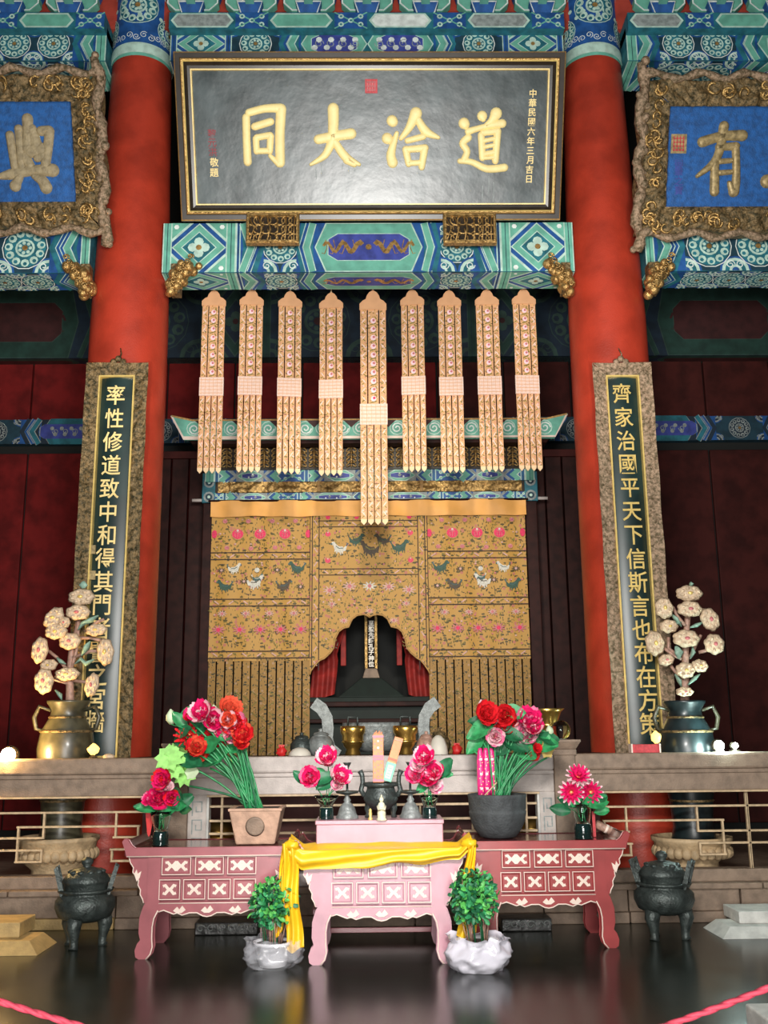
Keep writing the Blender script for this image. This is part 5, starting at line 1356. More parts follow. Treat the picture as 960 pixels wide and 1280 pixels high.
def ex2(t, L, w):
    MB('pack_green').box(-w/2-.002, w/2+.002, -.023, .021, 0, L*.42).build('green_sleeve', t, .003)
    P = Paint(lambda u, v, h: (u, -.023-h, v), .001, .001)
    P.rect(-w*.3, w*.3, L*.06, L*.36, 'bud_pale', 1); [P.rect(-w*.2, w*.2, L*(.1+.06*i), L*(.12+.06*i), 'pack_green', 2) for i in range(4)]; P.rect(-w/2, w/2, L*.47, L*.52, 'petal_orange', 1); P.rect(-w/2, w/2, L*.92, L*.95, 'planter', 1); P.build('printed_bands', t)
pack('tall orange incense packet with pink bands standing upright in the bronze burner', 473, 978, 472.5, 918, .083, yi, yi, 'incense_pack', ex1)
pack('orange and green incense packet leaning sideways in the bronze burner', 483, 976, 499, 922, .070, yi+.05, yi+.04, 'incense_pack', ex2)
# ------------------------------------------------------------------ vessels on the altar shelf
SH = 1.415; Y2 = 9.75
px2 = lambda px, Y=Y2: pt(px, 935, Y).x
t = thing('bronze_cauldron', 'large grey ritual cauldron with two tall S-shaped ears behind the pale railing', 'cauldron', (px2(470), 10.05, SH))
wv = px2(512)-px2(470)
MB('bronze_grey', True).lathe([(wv*.4, .03), (wv*.85, .06), (wv*1.0, .16), (wv*.98, .25), (wv*1.03, .27), (wv*1.03, .31), (wv*.95, .31), (wv*.9, .2), (0, .18)], 40, sy=.6, cap=False).build('body', t)
for sx in (-1, 1):
    pts_ = [(.36, .02), (.44, .07), (.475, .16), (.465, .26), (.475, .36), (.53, .45), (.60, .50)]
    W_ = [.030, .042, .048, .046, .046, .052, .050]; lft = []; rgt = []
    for i_, ((a, b), w_) in enumerate(zip(pts_, W_)):
        n0, n1 = pts_[max(0, i_-1)], pts_[min(6, i_+1)]; dx, dz = n1[0]-n0[0], n1[1]-n0[1]; l_ = sqrt(dx*dx+dz*dz); lft.append((sx*(a-dz/l_*w_), b+dx/l_*w_)); rgt.append((sx*(a+dz/l_*w_), b-dx/l_*w_))
    MB('bronze_grey').prism(lft+rgt[::-1], -.10, -.02).build('ear', t, .008)
for a in (-1, 1): MB('bronze_grey', True).tube([(a*wv*.6, -.1, .08), (a*wv*.62, -.1, 0)], [.05, .035], 10).build('leg', t)
def brass(lab, px, Y):
    t = thing('brass_pot', lab, 'pot', (px2(px, Y), Y, SH), group='brass pots before the cauldron')
    MB('brass', True).lathe([(.06, 0), (.075, .02), (.06, .06), (.085, .09), (.10, .15), (.10, .19), (.115, .21), (.12, .25), (.115, .275), (.10, .275), (.095, .2), (0, .19)], 28, cap=False).build('body', t)
    h = MB('bronze', True); h.tube([(-.045, 0, .27), (-.045, 0, .36), (.045, 0, .36), (.045, 0, .27)], .010, 8); h.build('handle', t)
    MB('brass', True).lathe([(.10, .12), (.112, .13), (.10, .14)], 28, cap=False).build('band', t)
brass('brass pot with square bail handle before the cauldron, on its warm-lamp side', 441, 9.68)
brass('brass pot with square bail handle before the cauldron, on its cool-lamp side', 507, 9.68)
def jar(lab, px, r, h, m, Y=9.72, lid=True):
    t = thing('round_jar', lab, 'jar', (px2(px, Y), Y, SH))
    MB(m, True).lathe([(r*.6, 0), (r*.8, .01), (r, h*.35), (r*.98, h*.55), (r*.7, h*.78), (r*.55, h*.82), (r*.6, h*.86)], 24).build('body', t)
    MB(m, True).lathe([(r*.62, h*.86), (r*.5, h*.94), (r*.18, h*.98), (r*.15, h*1.02), (r*.2, h*1.08), (.001, h*1.12)], 24).build('lid', t)
jar('greenish lidded jar beside the white mound, at the foot of the golden curtain', 377, .11, .20, 'bronze'); jar('grey lidded jar close to the cauldron ear', 401, .125, .23, 'bronze_grey')
jar('rusty round jar just outside the cauldron ear on the cool-lamp side', 533, .095, .20, 'jade_pink'); jar('brown jar behind the white mound on the cool-lamp side', 549, .11, .23, 'gilt_old', 9.85)
def mound(lab, px, Y, r, h, m='bun'):
    t = thing('offering_mound', lab, 'offering', (px2(px, Y), Y, SH))
    MB(m, True).lathe([(r, 0), (r*1.02, h*.1), (r*.92, h*.45), (r*.65, h*.8), (r*.3, h*.97), (.002, h)], 24).build('mound', t)
    MB('iron_pot', True).lathe([(r*1.08, -.0), (r*1.12, .008), (r*.9, .012)], 24).build('dish', t)
mound('low white mound on the shelf in front of the greenish jar', 375, 9.56, .105, .085); mound('taller white mound on the shelf near the bowl bouquet', 548, 9.56, .088, .185)
for px, lab in ((352, 'small red paper offering beside the low white mound'), (571, 'small red paper offering beside the taller white mound')):
    t = thing('red_offering', lab, 'offering', (px2(px, 9.57), 9.57, SH), group='small red paper offerings')
    MB('red_paper', True).ball((0, 0, .045), (.045, .035, .048), 14, 9, .5, px).build('folded_paper', t); MB('red_paper').slab((-.03, .03, -.01, .01, .11), (-.012, .012, -.008, .008, .06)).build('bow', t)
t = thing('gold_bowl', 'wide golden bowl on a stem beside the glass ball', 'bowl', (pt(684, 900, 9.62).x, 9.62, SH))
hg = pt(684, 886, 9.62).z-SH
MB('brass', True).lathe([(.10, 0), (.105, .02), (.05, .05), (.042, hg*.35), (.07, hg*.5), (.09, hg*.62), (.10, hg*.72), (.13, hg*.92), (.165, hg), (.155, hg), (.11, hg*.9), (0, hg*.75)], 32, cap=False).build('body', t)
MB('brass', True).lathe([(.088, hg*.60), (.10, hg*.64), (.09, hg*.68)], 32, cap=False).build('band', t)
# lamp reflections behind the lattice, built as brass shapes
for px, lab in ((274, 'brass shape for a lamp reflection behind the lattice, below the leaning bouquet'), (664, 'brass shape for a lamp reflection behind the lattice, beside the grey bowl')):
    t = thing('lamp_reflection', lab, 'reflection', (pt(px, 1040, 9.75).x, 9.75, zd), group='lamp reflections behind the lattice, built as brass shapes')
    MB('brass', True).lathe([(.13, 0), (.14, .03), (.11, .12), (.14, .2), (.145, .34), (.13, .38)], 28).build('lower_body', t); MB('brass', True).lathe([(.13, .38), (.15, .40), (.15, .44), (.10, .50), (.03, .53)], 28).build('lid', t)
# ------------------------------------------------------------------ big vases with jade flowers
def big_vase(lab, labb, px, m, yl=9.69, pb=0):
    x = pt(px+pb, 1060, yl).x; xv = pt(px, 960, yl).x; R = .345; Hb = pt(px, 1049, yl-.3).z-zd
    t = thing('stone_basin', labb, 'basin', (x, yl, zd), group='carved stone basins')
    MB('stone_basin', True).lathe([(R*.72, 0), (R*.76, .04), (R*.66, .07), (R*.66, .12), (R*.84, .17), (R*.96, Hb-.14), (R*1.0, Hb-.05), (R*1.06, Hb-.035), (R*1.06, Hb), (R*.95, Hb), (R*.9, Hb-.06), (0, Hb-.07)], 40, cap=False).build('body', t)
    g = MB('stone_basin', True)
    for k in range(28):
        a = 2*pi*k/28; g.ball((R*.93*cos(a), R*.93*sin(a), Hb*.62), (.05, .05, .055), 8, 6)
    g.build('carved_band', t)
    # vase stands in the basin
    z0 = zd+Hb-.07; zn = pt(px, 876, yl).z; H = zn-z0
    t = thing('tall_vase', lab, 'vase', (xv, yl, z0), group='tall vases behind the side railing')
    r = .25
    MB(m, True).lathe([(r*.78, 0), (r*.82, .03), (r*.72, H*.12), (r*.80, H*.3), (r*1.0, H*.52), (r*1.05, H*.66), (r*.95, H*.78), (r*.66, H*.88), (r*.60, H*.93), (r*.78, H*.985), (r*.80, H), (r*.72, H), (r*.5, H*.93), (r*.4, H*.8)], 44, cap=False).build('body', t)
    for q, rr in ((.30, .80), (.78, .96), (.88, .67)): MB('gilt_old', True).lathe([(r*rr, H*q-.012), (r*rr+.012, H*q), (r*rr, H*q+.012)], 44, cap=False).build('band', t)
    for sx in (-1, 1):
        MB('vase_gold', True).tube([(sx*r*.62, -.03, H*.93), (sx*r*1.05, -.03, H*.96), (sx*r*1.22, -.03, H*.88), (sx*r*1.12, -.03, H*.80), (sx*r*.9, -.03, H*.79)], [.016, .02, .022, .02, .016], 8).build('handle', t)
    return x, yl, z0+H
def jade(lab, px, S_, ox, oy, discs, leaves, branches, trunk, yl=9.69, nub=None):
    q = lambda x, y, Y=yl: pt(ox+x/S_, oy+y/S_, Y)
    base = q(*trunk[-1]); t = thing('jade_flower_tree', lab, 'ornament', base, group='carved jade flower ornaments in the tall vases'); B = Vector(base)
    tr = MB('jade_pink', True); tr.tube([q(*p)-B for p in trunk[::-1]], [.045, .04, .035, .03, .028, .022, .02][:len(trunk)], 9); tr.build('trunk', t)
    for br in branches:
        b = MB('jade_pink', True); b.tube([q(p[0], p[1], yl-.02)-B for p in br], .016, 7); b.build('branch', t)
    for i, (x, y, rx, ry, rot) in enumerate(discs):
        Yd = yl-.10-.03*(i % 3); c_ = q(x, y, Yd)-B; k = 1/S_/115
        m = MB('jade_cream', True); n = 22
        vs = []; fs = []
        for j, (rad, hh) in enumerate(((0, .035), (.25, .045), (.5, .030), (.78, .034), (1, .0), (.8, -.03), (0, -.035))):
            for a in range(n):
                th = 2*pi*a/n; wv_ = 1+(.07*cos(th*7) if rad > .6 else 0)
                u = rad*rx*k*wv_*cos(th); w_ = rad*ry*k*wv_*sin(th)
                vs.append((c_.x+u*cos(rot)-w_*sin(rot), c_.y-hh, c_.z+u*sin(rot)+w_*cos(rot)))
        fs = [(j*n+a, (j+1)*n+a, (j+1)*n+(a+1) % n, j*n+(a+1) % n) for j in range(6) for a in range(n)]
        m.add(vs, [f[::-1] for f in fs], True)
        for a in range(8):
            th = 2*pi*a/8+.3; u = .62*rx*k*cos(th); w_ = .62*ry*k*sin(th)
            m.ball((c_.x+u*cos(rot)-w_*sin(rot), c_.y-.034, c_.z+u*sin(rot)+w_*cos(rot)), (.18*rx*k, .012, .2*ry*k), 7, 5)
        o = m.build('blossom', t)
        MB('t_rose' if i % 2 else 'gilt_bright', True).ball((c_.x, c_.y-.045, c_.z), (.2*rx*k, .012, .2*ry*k), 8, 6).build('centre_stone', o)
    for i, L in enumerate(leaves):
        Yd = yl-.06; g = MB('jade_green', True); pts_ = [q(a, b, Yd)-B for a, b in L]
        g.tube(pts_, [.014]+[.046+.012*(j % 2) for j in range(len(pts_)-2)]+[.012], 9, .45); g.build('leaf', t)
    return t
big_vase('tall murky golden vase with ivory-edged handles, beside the warm lamp', 'carved round stone basin under the golden vase by the warm lamp', 81, 'vase_gold', pb=-8)
big_vase('tall dark blue vase with ivory-edged handles, beside the cool lamps', 'carved round stone basin under the dark blue vase by the cool lamps', 861, 'vase_blue', pb=4)
jade('sprawling cream and green jade flower ornament in the golden vase', 81, 4.92, 0, 700,
     [(500, 228, 74, 46, 0), (478, 322, 68, 42, 0), (330, 355, 66, 44, .9), (245, 555, 46, 72, -.05), (648, 565, 46, 74, .1), (270, 745, 52, 68, .1), (412, 702, 68, 36, .05), (565, 768, 38, 64, -.2), (345, 440, 60, 42, .1), (430, 500, 60, 46, .1), (592, 430, 58, 34, .1), (398, 385, 30, 32, 0), (300, 648, 48, 32, .2)],
     [[(510, 175), (512, 155), (515, 130)], [(350, 400), (370, 430), (350, 470)], [(500, 590), (520, 560), (535, 530), (555, 500)], [(460, 640), (500, 610), (530, 640), (580, 610)], [(350, 600), (375, 625), (405, 640)], [(480, 430), (510, 390), (560, 370), (605, 340)], [(340, 800), (370, 830), (380, 860)]],
     [[(430, 700), (470, 560), (480, 450), (478, 330)], [(300, 560), (350, 600), (420, 680)], [(420, 760), (320, 730), (280, 740)], [(440, 740), (520, 750), (560, 760)], [(450, 600), (560, 560), (620, 560)], [(470, 480), (560, 480), (640, 500)], [(440, 520), (400, 430), (340, 400)], [(640, 365), (600, 380), (520, 440)]],
     [(490, 250), (478, 420), (440, 560), (430, 700), (430, 830), (432, 930)])
jade('neatly symmetrical cream and green jade flower ornament in the dark blue vase', 861, 3.69, 700, 680,
     [(596, 228, 56, 34, 0), (598, 300, 52, 34, 0), (480, 295, 38, 44, .1), (692, 348, 38, 50, .4), (503, 380, 38, 28, 0), (582, 436, 56, 36, 0), (438, 458, 40, 52, .1), (712, 462, 42, 42, .2), (578, 582, 40, 32, 0), (490, 535, 34, 24, .2), (645, 562, 34, 26, -.1), (575, 682, 36, 20, 0)],
     [[(600, 195), (606, 185), (602, 175)], [(510, 320), (535, 345), (560, 380)], [(600, 385), (630, 375), (660, 360)], [(535, 470), (550, 500), (548, 530)], [(600, 530), (615, 500), (610, 470)], [(530, 600), (550, 630), (560, 660)], [(590, 650), (620, 620), (645, 600)], [(500, 350), (530, 370), (560, 360)]],
     [[(500, 430), (500, 480), (550, 520)], [(640, 440), (620, 480), (600, 520)], [(640, 500), (680, 490), (700, 480)], [(480, 480), (520, 510), (560, 530)], [(510, 560), (540, 600), (570, 620)], [(520, 290), (540, 330), (580, 380)], [(650, 420), (640, 440), (620, 470)]],
     [(596, 230), (590, 330), (580, 440), (578, 560), (576, 650), (576, 740)])
# ------------------------------------------------------------------ lamps and small lights
def lamp(lab, px, py, Y, m, col, power, r=.05, tilt=0):
    p = pt(px, py, Y)
    t = thing('spot_lamp', lab, 'lamp', (p.x, p.y, zcap1 if Y < 9.45 else p.z-.1))
    dz = p.z-t.location.z
    MB('frame_dark', True).lathe([(.05, 0), (.05, .012), (.012, .02), (.012, dz)], 16).build('stand', t)
    MB('frame_dark', True).ball((0, .03, dz), (r*1.5, r*1.2, r*1.5), 16, 10).build('housing', t)
    MB(m, True).ball((0, -.02, dz), (r*1.15, r*.8, r*1.15), 18, 12).build('bulb', t)
    l = bpy.data.lights.new('lamp_light', 'POINT'); l.energy = power; l.color = col; l.shadow_soft_size = r*1.2
    o = bpy.data.objects.new('lamp_light', l); COL.objects.link(o); o.parent = t; o.location = (0, -.13, dz)
lamp('glaring warm lamp on the brown railing beside the golden vase', 11, 944, 9.35, 'bulb_warm', (1, .62, .22), 75, .058)
lamp('brightest cool white lamp on the brown railing beside the dark blue vase', 898, 932, 9.35, 'bulb_cool', (.72, 1, .95), 24, .040)
lamp('smaller dimmer cool lamp just beyond the brightest one', 918, 932, 9.42, 'bulb_cool', (.72, 1, .95), 3, .024)
def glow(lab, px, py, Y, r):
    p = pt(px, py, Y); t = thing('candle_light', lab, 'candle light', (p.x, p.y, SHc))
    MB('frame_dark', True).lathe([(.04, 0), (.035, .015), (.012, .02), (.012, p.z-SHc-r)], 14).build('holder', t)
    MB('candle_yellow', True).ball((0, 0, p.z-SHc), (r*1.2, r, r), 14, 9, .4, 2).build('flame_bulb', t)
SHc = zcap1
glow('dim yellow flower-shaped light on the railing beside the golden vase', 117, 937, 9.36, .045)
t = thing('red_box', 'small red box on the railing at the foot of the pink-gold couplet board', 'box', (pt(806, 940, 9.36).x, 9.36, zcap1))
w_ = (pt(824, 940, 9.36).x-pt(788, 940, 9.36).x)/2; MB('seal_red').box(-w_, w_, -.05, .05, 0, .075).build('box', t, .004); MB('cream_line').box(-w_-.003, -w_+.01, -.053, .053, 0, .08).box(w_-.01, w_+.003, -.053, .053, 0, .08).build('edge_strip', t)
p = pt(820, 922, 9.37); t = thing('candle_light', 'dim yellow light glowing above the small red box', 'candle light', (p.x+.02, 9.44, zcap1))
MB('frame_dark', True).lathe([(.035, 0), (.03, .015), (.010, .02), (.010, p.z-zcap1-.03)], 14).build('holder', t); MB('candle_yellow', True).ball((0, 0, p.z-zcap1), (.045, .035, .05), 14, 9, .4, 5).build('flame_bulb', t)
t = thing('candle_light', 'tiny pinkish light on the railing beside the foot of the golden couplet board', 'candle light', (pt(136, 944, 9.36).x, 9.36, zcap1))
MB('jade_cream', True).lathe([(.05, 0), (.055, .012), (.04, .03), (.01, .04)], 16).build('shade', t)
# ------------------------------------------------------------------ tripod censers on the floor
def censer(lab, px, pyb, px0, px1, ytop, rz):
    p = fl(px, pyb); Y = p.y+.1; x = pt(px, 1120, Y).x
    R = (pt(px1, 1120, Y).x-pt(px0, 1120, Y).x)/2; 
    t = thing('tripod_censer', lab, 'censer', (x, Y, 0), (0, 0, rz), group='bronze tripod censers')
    H = pt(px, ytop, Y).z
    MB('bronze', True).lathe([(.0, H*.27), (R*.5, H*.28), (R*.86, H*.34), (R*.985, H*.44), (R*.97, H*.52), (R*.80, H*.58), (R*.76, H*.60), (R*.90, H*.615), (R*.92, H*.64), (R*.80, H*.645), (R*.70, H*.62), (0, H*.6)], 44, cap=False).build('body', t)
    MB('bronze', True).lathe([(R*.70, H*.60), (R*.72, H*.70), (R*.76, H*.715), (R*.78, H*.74), (R*.66, H*.80), (R*.45, H*.86), (R*.20, H*.885), (.001, H*.89)], 40, cap=False).build('lid', t)
    g = MB('bronze', True)
    for k in range(10):
        a = 2*pi*k/10; g.ball((R*.5*cos(a), R*.5*sin(a), H*.835), (.03, .03, .018), 8, 5)
    g.build('lid_bosses', t)
    MB('bronze', True).lathe([(R*.15, H*.88), (R*.13, H*.90), (R*.19, H*.93), (R*.20, H*.96), (R*.12, H*.99), (.001, H)], 20, cap=False).build('knob', t)
    for sx in (-1, 1):
        e = MB('bronze'); 
        e.prism([(sx*R*.74, H*.58), (sx*R*.78, H*.58), (sx*R*1.02, H*.88), (sx*R*.93, H*.90), (sx*R*.72, H*.64)], -R*.32, -R*.22); e.prism([(sx*R*.74, H*.58), (sx*R*.78, H*.58), (sx*R*1.02, H*.88), (sx*R*.93, H*.90), (sx*R*.72, H*.64)], R*.22, R*.32)
        e.prism([(sx*R*.98, H*.83), (sx*R*1.02, H*.88), (sx*R*.93, H*.90), (sx*R*.89, H*.85)], -R*.25, R*.25); e.build('ear', t, .006)
    for a in (-115, 5, 140):
        ca, sa = cos(radians(a)), sin(radians(a)); l = MB('bronze', True)
        l.tube([(ca*R*.60, sa*R*.60, H*.36), (ca*R*.68, sa*R*.68, H*.24), (ca*R*.62, sa*R*.62, H*.12), (ca*R*.60, sa*R*.60, H*.04), (ca*R*.64, sa*R*.64, 0)], [R*.27, R*.24, R*.15, R*.13, R*.17], 14); l.build('leg', t)
censer('dark bronze tripod censer on the floor below the golden vase', 107, 1186, 72, 147, 1071, .2)
censer('dark bronze tripod censer on the floor below the dark blue vase', 830, 1176, 793, 868, 1063, -.5)
# ------------------------------------------------------------------ stone plinth corners, slab, rope
def plinth(lab, xe, yf, sg, m, hs_):
    t = thing('stone_plinth', lab, 'plinth', (xe, yf, 0), group='stepped stone plinths at the sides')
    L = 1.6
    f = lambda a, b: (min(sg*a, sg*b), max(sg*a, sg*b))
    a0, a1 = f(0, L); b0, b1 = f(.10, L)
    MB(m).slab((b0, b1, .10, .45, hs_*.45), (a0, a1, 0, .5, 0)).build('lower_step', t, .006)
    c0, c1 = f(.22, L); MB(m).box(c0, c1, .22, .6, hs_*.45, hs_).build('upper_step', t, .008)
plinth('stepped stone plinth lit orange under the warm lamp, at the photo edge', fl(48, 1194).x, fl(30, 1195).y, -1, 'stone_warm_lit', .20)
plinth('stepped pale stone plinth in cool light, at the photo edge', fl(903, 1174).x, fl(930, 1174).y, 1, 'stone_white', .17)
q = fl(931, 1254, .12)  # pale patch at the floor corner, built as a low block
t = thing('stone_block', 'pale bluish block low in the corner beneath the pink rope', 'block', (q.x, q.y-.5, 0)); MB('stone_white').box(0, .8, -.3, .5, 0, .12).build('block', t, .01)
# barrier rope: hangs between two stands that are out of the frame
A, B_ = pt(-60, 1222, 3.2), pt(1020, 1212, 3.2)
a1, a2, a3, a4 = pt(0, 1252, 3.2), pt(95, 1281, 3.2), pt(842, 1279, 3.2), pt(960, 1235, 3.2)
pts_ = []
zm = -.0
import itertools
def lag(xs_, zs_, x):
    s_ = 0
    for i in range(len(xs_)):
        w_ = 1
        for j in range(len(xs_)):
            if j != i: w_ *= (x-xs_[j])/(xs_[i]-xs_[j])
        s_ += zs_[i]*w_
    return s_
xm = pt(470, 1345, 3.2)
xs_, zs_ = [a1.x, a2.x, xm.x, a3.x, a4.x], [a1.z, a2.z, xm.z, a3.z, a4.z]
n = 60
rp_ = thing('barrier_rope', 'pink twisted barrier rope sagging across the bottom corners', 'rope', (0, 3.2, 0))
for k in (0, 1):
    b = MB('rope_pink', True); P_ = []
    for i in range(241):
        x = a1.x-.12+(a4.x-a1.x+.24)*i/240; z = lag(xs_, zs_, x); P_.append((x, .003*cos(i*.6+k*pi), z+.003*sin(i*.6+k*pi)))
    b.tube(P_, .008, 7); b.build('strand', rp_)
# ------------------------------------------------------------------ flowers
def frame_of(d):
    d = Vector(d).normalized(); a = Vector((0, 0, 1)) if abs(d.z) < .9 else Vector((1, 0, 0)); u = d.cross(a).normalized(); return u, d.cross(u), d
def petal(mb, c, axis, az, tilt, L, w, curl, m, ruffle=0, cup=.25):
    """one curved petal springing from c; tilt from the axis, az round it"""
    u, v, d = frame_of(axis); out = u*cos(az)+v*sin(az); side = d.cross(out)
    mb.use(m)
    def fn(a, b, o=0):
        t = tilt+curl*b; s = a-.5
        r = out*sin(t)*L*b+d*cos(t)*L*b
        ww = w*sin(pi*min(.93, .12+b*.80))**.7
        return Vector(c)+r+side*(s*ww)+d*(cup*w*(s*2)**2*.6+ruffle*sin(s*12+az*3)*b)
    mb.grid(fn, 4, 4)
def bloom(par, c, r, axis, outer, inner=None, layers=4, n0=9, name='bloom', core='gilt_bright'):
    b = MB(outer, True); c = Vector(c)
    for k in range(layers):
        q = k/max(1, layers-1); n = max(4, int(n0*(1-.35*q)))
        for i in range(n):
            m = outer if (inner is None or k < layers-1 and (k > 0 or i % 2)) else inner
            petal(b, c-Vector(axis).normalized()*r*.15, axis, 2*pi*(i+.5*(k % 2))/n+rnd.uniform(-.12, .12), 1.35-1.05*q+rnd.uniform(-.1, .1), r*(1.0-.35*q), r*.72, -.5+.2*q, m, r*.04)
    b.use(core).ball(c+Vector(axis).normalized()*r*.12, r*.13, 8, 6)
    return b.build(name, par)
def lotus(par, c, r, axis, outer, inner, name='bloom'):
    b = MB(outer, True); c = Vector(c)
    for k, (tl_, L, n) in enumerate(((1.45, 1.05, 14), (1.1, 1.0, 13), (.75, .9, 11), (.4, .7, 7))):
        for i in range(n): petal(b, c-Vector(axis).normalized()*r*.2, axis, 2*pi*(i+.5*(k % 2))/n, tl_+rnd.uniform(-.06, .06), r*L, r*.27, -.15, outer if k != 0 else inner, 0, .5)
    b.use('gilt_bright').ball(c, r*.15, 8, 6); return b.build(name, par)
def leaf(par, c, r, axis, m, lobes=0, dirn=None, name='leaf'):
    b = MB(m, True); u, v, d = frame_of(axis); c = Vector(c); n = 18
    if not lobes:
        L = r*1.25; tw = rnd.uniform(-.9, .9); A = (u*cos(tw)+v*sin(tw)); Bv = (v*cos(tw)-u*sin(tw))
        b.grid(lambda s_, t_: c+A*L*(2*t_-1)+Bv*(r*.72*(2*s_-1)*sin(pi*min(.985, .06+t_*.92))**.8)+d*(r*.28*abs(2*s_-1)-r*.35*t_*t_+r*.05*sin(t_*14)*abs(2*s_-1)), 4, 8)
        return b.build(name, par)
    vs = [c]; 
    for ring in (.5, 1.0):
        for k in range(n):
            a = 2*pi*k/n; rr = r*ring*(1+(.16*cos(a*lobes) if lobes else .18*cos(a)))
            vs.append(c+(u*cos(a)+v*sin(a)*(.75 if not lobes else 1))*rr+d*(r*.14*ring**2*(1 if k % 2 else .3)))
    fs = [(0, 1+k, 1+(k+1) % n) for k in range(n)]+[(1+k, 1+n+k, 1+n+(k+1) % n, 1+(k+1) % n) for k in range(n)]
    b.add(vs, fs, True); return b.build(name, par)
def bud(par, c, r, axis, m, name='bud'):
    b = MB(m, True); u, v, d = frame_of(axis)
    b.tube([Vector(c)-d*r, Vector(c)-d*r*.4, Vector(c)+d*r*.3, Vector(c)+d*r*1.1], [r*.3, r*.75, r*.7, r*.08], 9)
    b.use('leaf_green'); 
    for k in range(4): petal(b, Vector(c)-d*r, d, k*pi/2, .5, r*1.1, r*.7, -.3, 'leaf_green')
    return b.build(name, par)
def stem(par, a, b_, sag, r=.006, m='stem_green', n=8):
    s = MB(m, True); a, b_ = Vector(a), Vector(b_); sg = Vector(sag)
    s.tube([a.lerp(b_, i/n)+sg*(4*(i/n)*(1-i/n)) for i in range(n+1)], r, 6); return s.build('stem', par)
def bouquet(lab, base, Y, blooms, leaves, buds, stembase, nst, spread=.10, straight=None, group='artificial flower bunches', name='flower_bunch', sr=.0085):
    t = thing(name, lab, 'flowers', base, group=group); B = Vector(base)
    cy = 0
    for i, (px, py, r, kind, o, inn) in enumerate(blooms):
        yy = Y-spread*.6+spread*((i*.37) % 1)
        c = pt(px, py, yy)-B; R = r/118*1.14; ax = (rnd.uniform(-.45, .45), -1, rnd.uniform(-.05, .7))
        (bloom if kind == 'p' else lotus)(t, c, R, ax, o, inn)
        if i < nst: 
            s0 = Vector(stembase(i, nst)); stem(t, s0, c+Vector((0, .03, -R*.3)), ((c.x-s0.x)*-.10, 0, .02), sr)
    for i in range(max(0, nst-len(blooms))):
        px, py = leaves[i % len(leaves)][:2] if i % 2 else blooms[i % len(blooms)][:2]
        c = pt(px+rnd.uniform(-7, 7), py+rnd.uniform(4, 16), Y+rnd.uniform(-.04, .06))-B; s0 = Vector(stembase(i+len(blooms), nst)); stem(t, s0, c, ((c.x-s0.x)*-.10, 0, .02), sr, 'leaf_dark' if i % 3 == 0 else 'stem_green')
    for i, (px, py, r, m, lb) in enumerate(leaves):
        c = pt(px, py, Y+spread*(-.35+.6*((i*.61) % 1)))-B; leaf(t, c, r/118, (rnd.uniform(-.6, .6), -1, rnd.uniform(0, .8)), m, lb)
        if lb: 
            s0 = Vector(stembase(i, nst)); mid = pt(270, 945, Y)-B if px < 300 else s0
    for px, py, r, m in buds:
        c = pt(px, py, Y)-B; bud(t, c, r/118, (rnd.uniform(-.3, .3), -.3, 1), m)
        k = Vector(pt(blooms[0][0], blooms[0][1]+14, Y))-B; stem(t, k, c-Vector((0, 0, r/118)), (0, 0, -.02), .004, 'leaf_green')
    return t
MG, RD, OR, WH, PK = 'petal_magenta', 'petal_red', 'petal_orange', 'petal_white', 'petal_pink'
# leaning bunch in the square planter
pb = PLN; Bp = (pb[0]-.02, pb[1], pb[2]-.03)
def sb1(i, n): 
    q = (i*.381) % 1; return (-.06+.14*q+.0, -.05+.10*((i*.73) % 1), .0)
bouquet('tall leaning bunch of red, orange and magenta flowers with lime leaves, in the square planter', Bp, PLN[1],
    [(253, 893, 14, 'p', MG, WH), (265, 900, 13, 'p', MG, WH), (286, 889, 14, 'p', OR, 'petal_orange'), (285, 900, 10, 'p', OR, WH), (296, 908, 14, 'p', RD, PK), (270, 914, 13, 'p', RD, RD), (305, 921, 13, 'p', RD, OR), (281, 912, 11, 'p', MG, WH), (277, 930, 11, 'p', RD, RD), (245, 936, 12, 'p', OR, RD), (236, 920, 13, 'l', RD, RD), (300, 930, 9, 'p', RD, OR), (289, 921, 9, 'p', PK, WH), (252, 944, 9, 'p', OR, RD), (237, 898, 7, 'p', RD, MG)],
    [(212, 948, 13, 'leaf_lime', 9), (221, 943, 11, 'leaf_lime', 9), (216, 960, 11, 'leaf_lime', 9), (233, 968, 12, 'leaf_lime', 9), (240, 965, 7, 'bud_pale', 6), (262, 931, 11, 'leaf_green', 0), (228, 925, 11, 'leaf_dark', 0), (224, 900, 8, 'leaf_green', 0), (236, 891, 8, 'leaf_green', 0), (250, 910, 9, 'leaf_dark', 0), (284, 920, 8, 'leaf_green', 0), (269, 947, 13, 'leaf_green', 0), (236, 952, 12, 'leaf_dark', 0), (246, 922, 8, 'leaf_green', 0), (275, 895, 8, 'leaf_dark', 0), (229, 915, 8, 'leaf_dark', 0), (259, 952, 10, 'leaf_dark', 0), (294, 934, 9, 'leaf_green', 0)],
    [(214, 896, 7, 'bud_pale'), (233, 891, 5, MG), (268, 886, 4, 'bud_pale')], sb1, 34, .16)
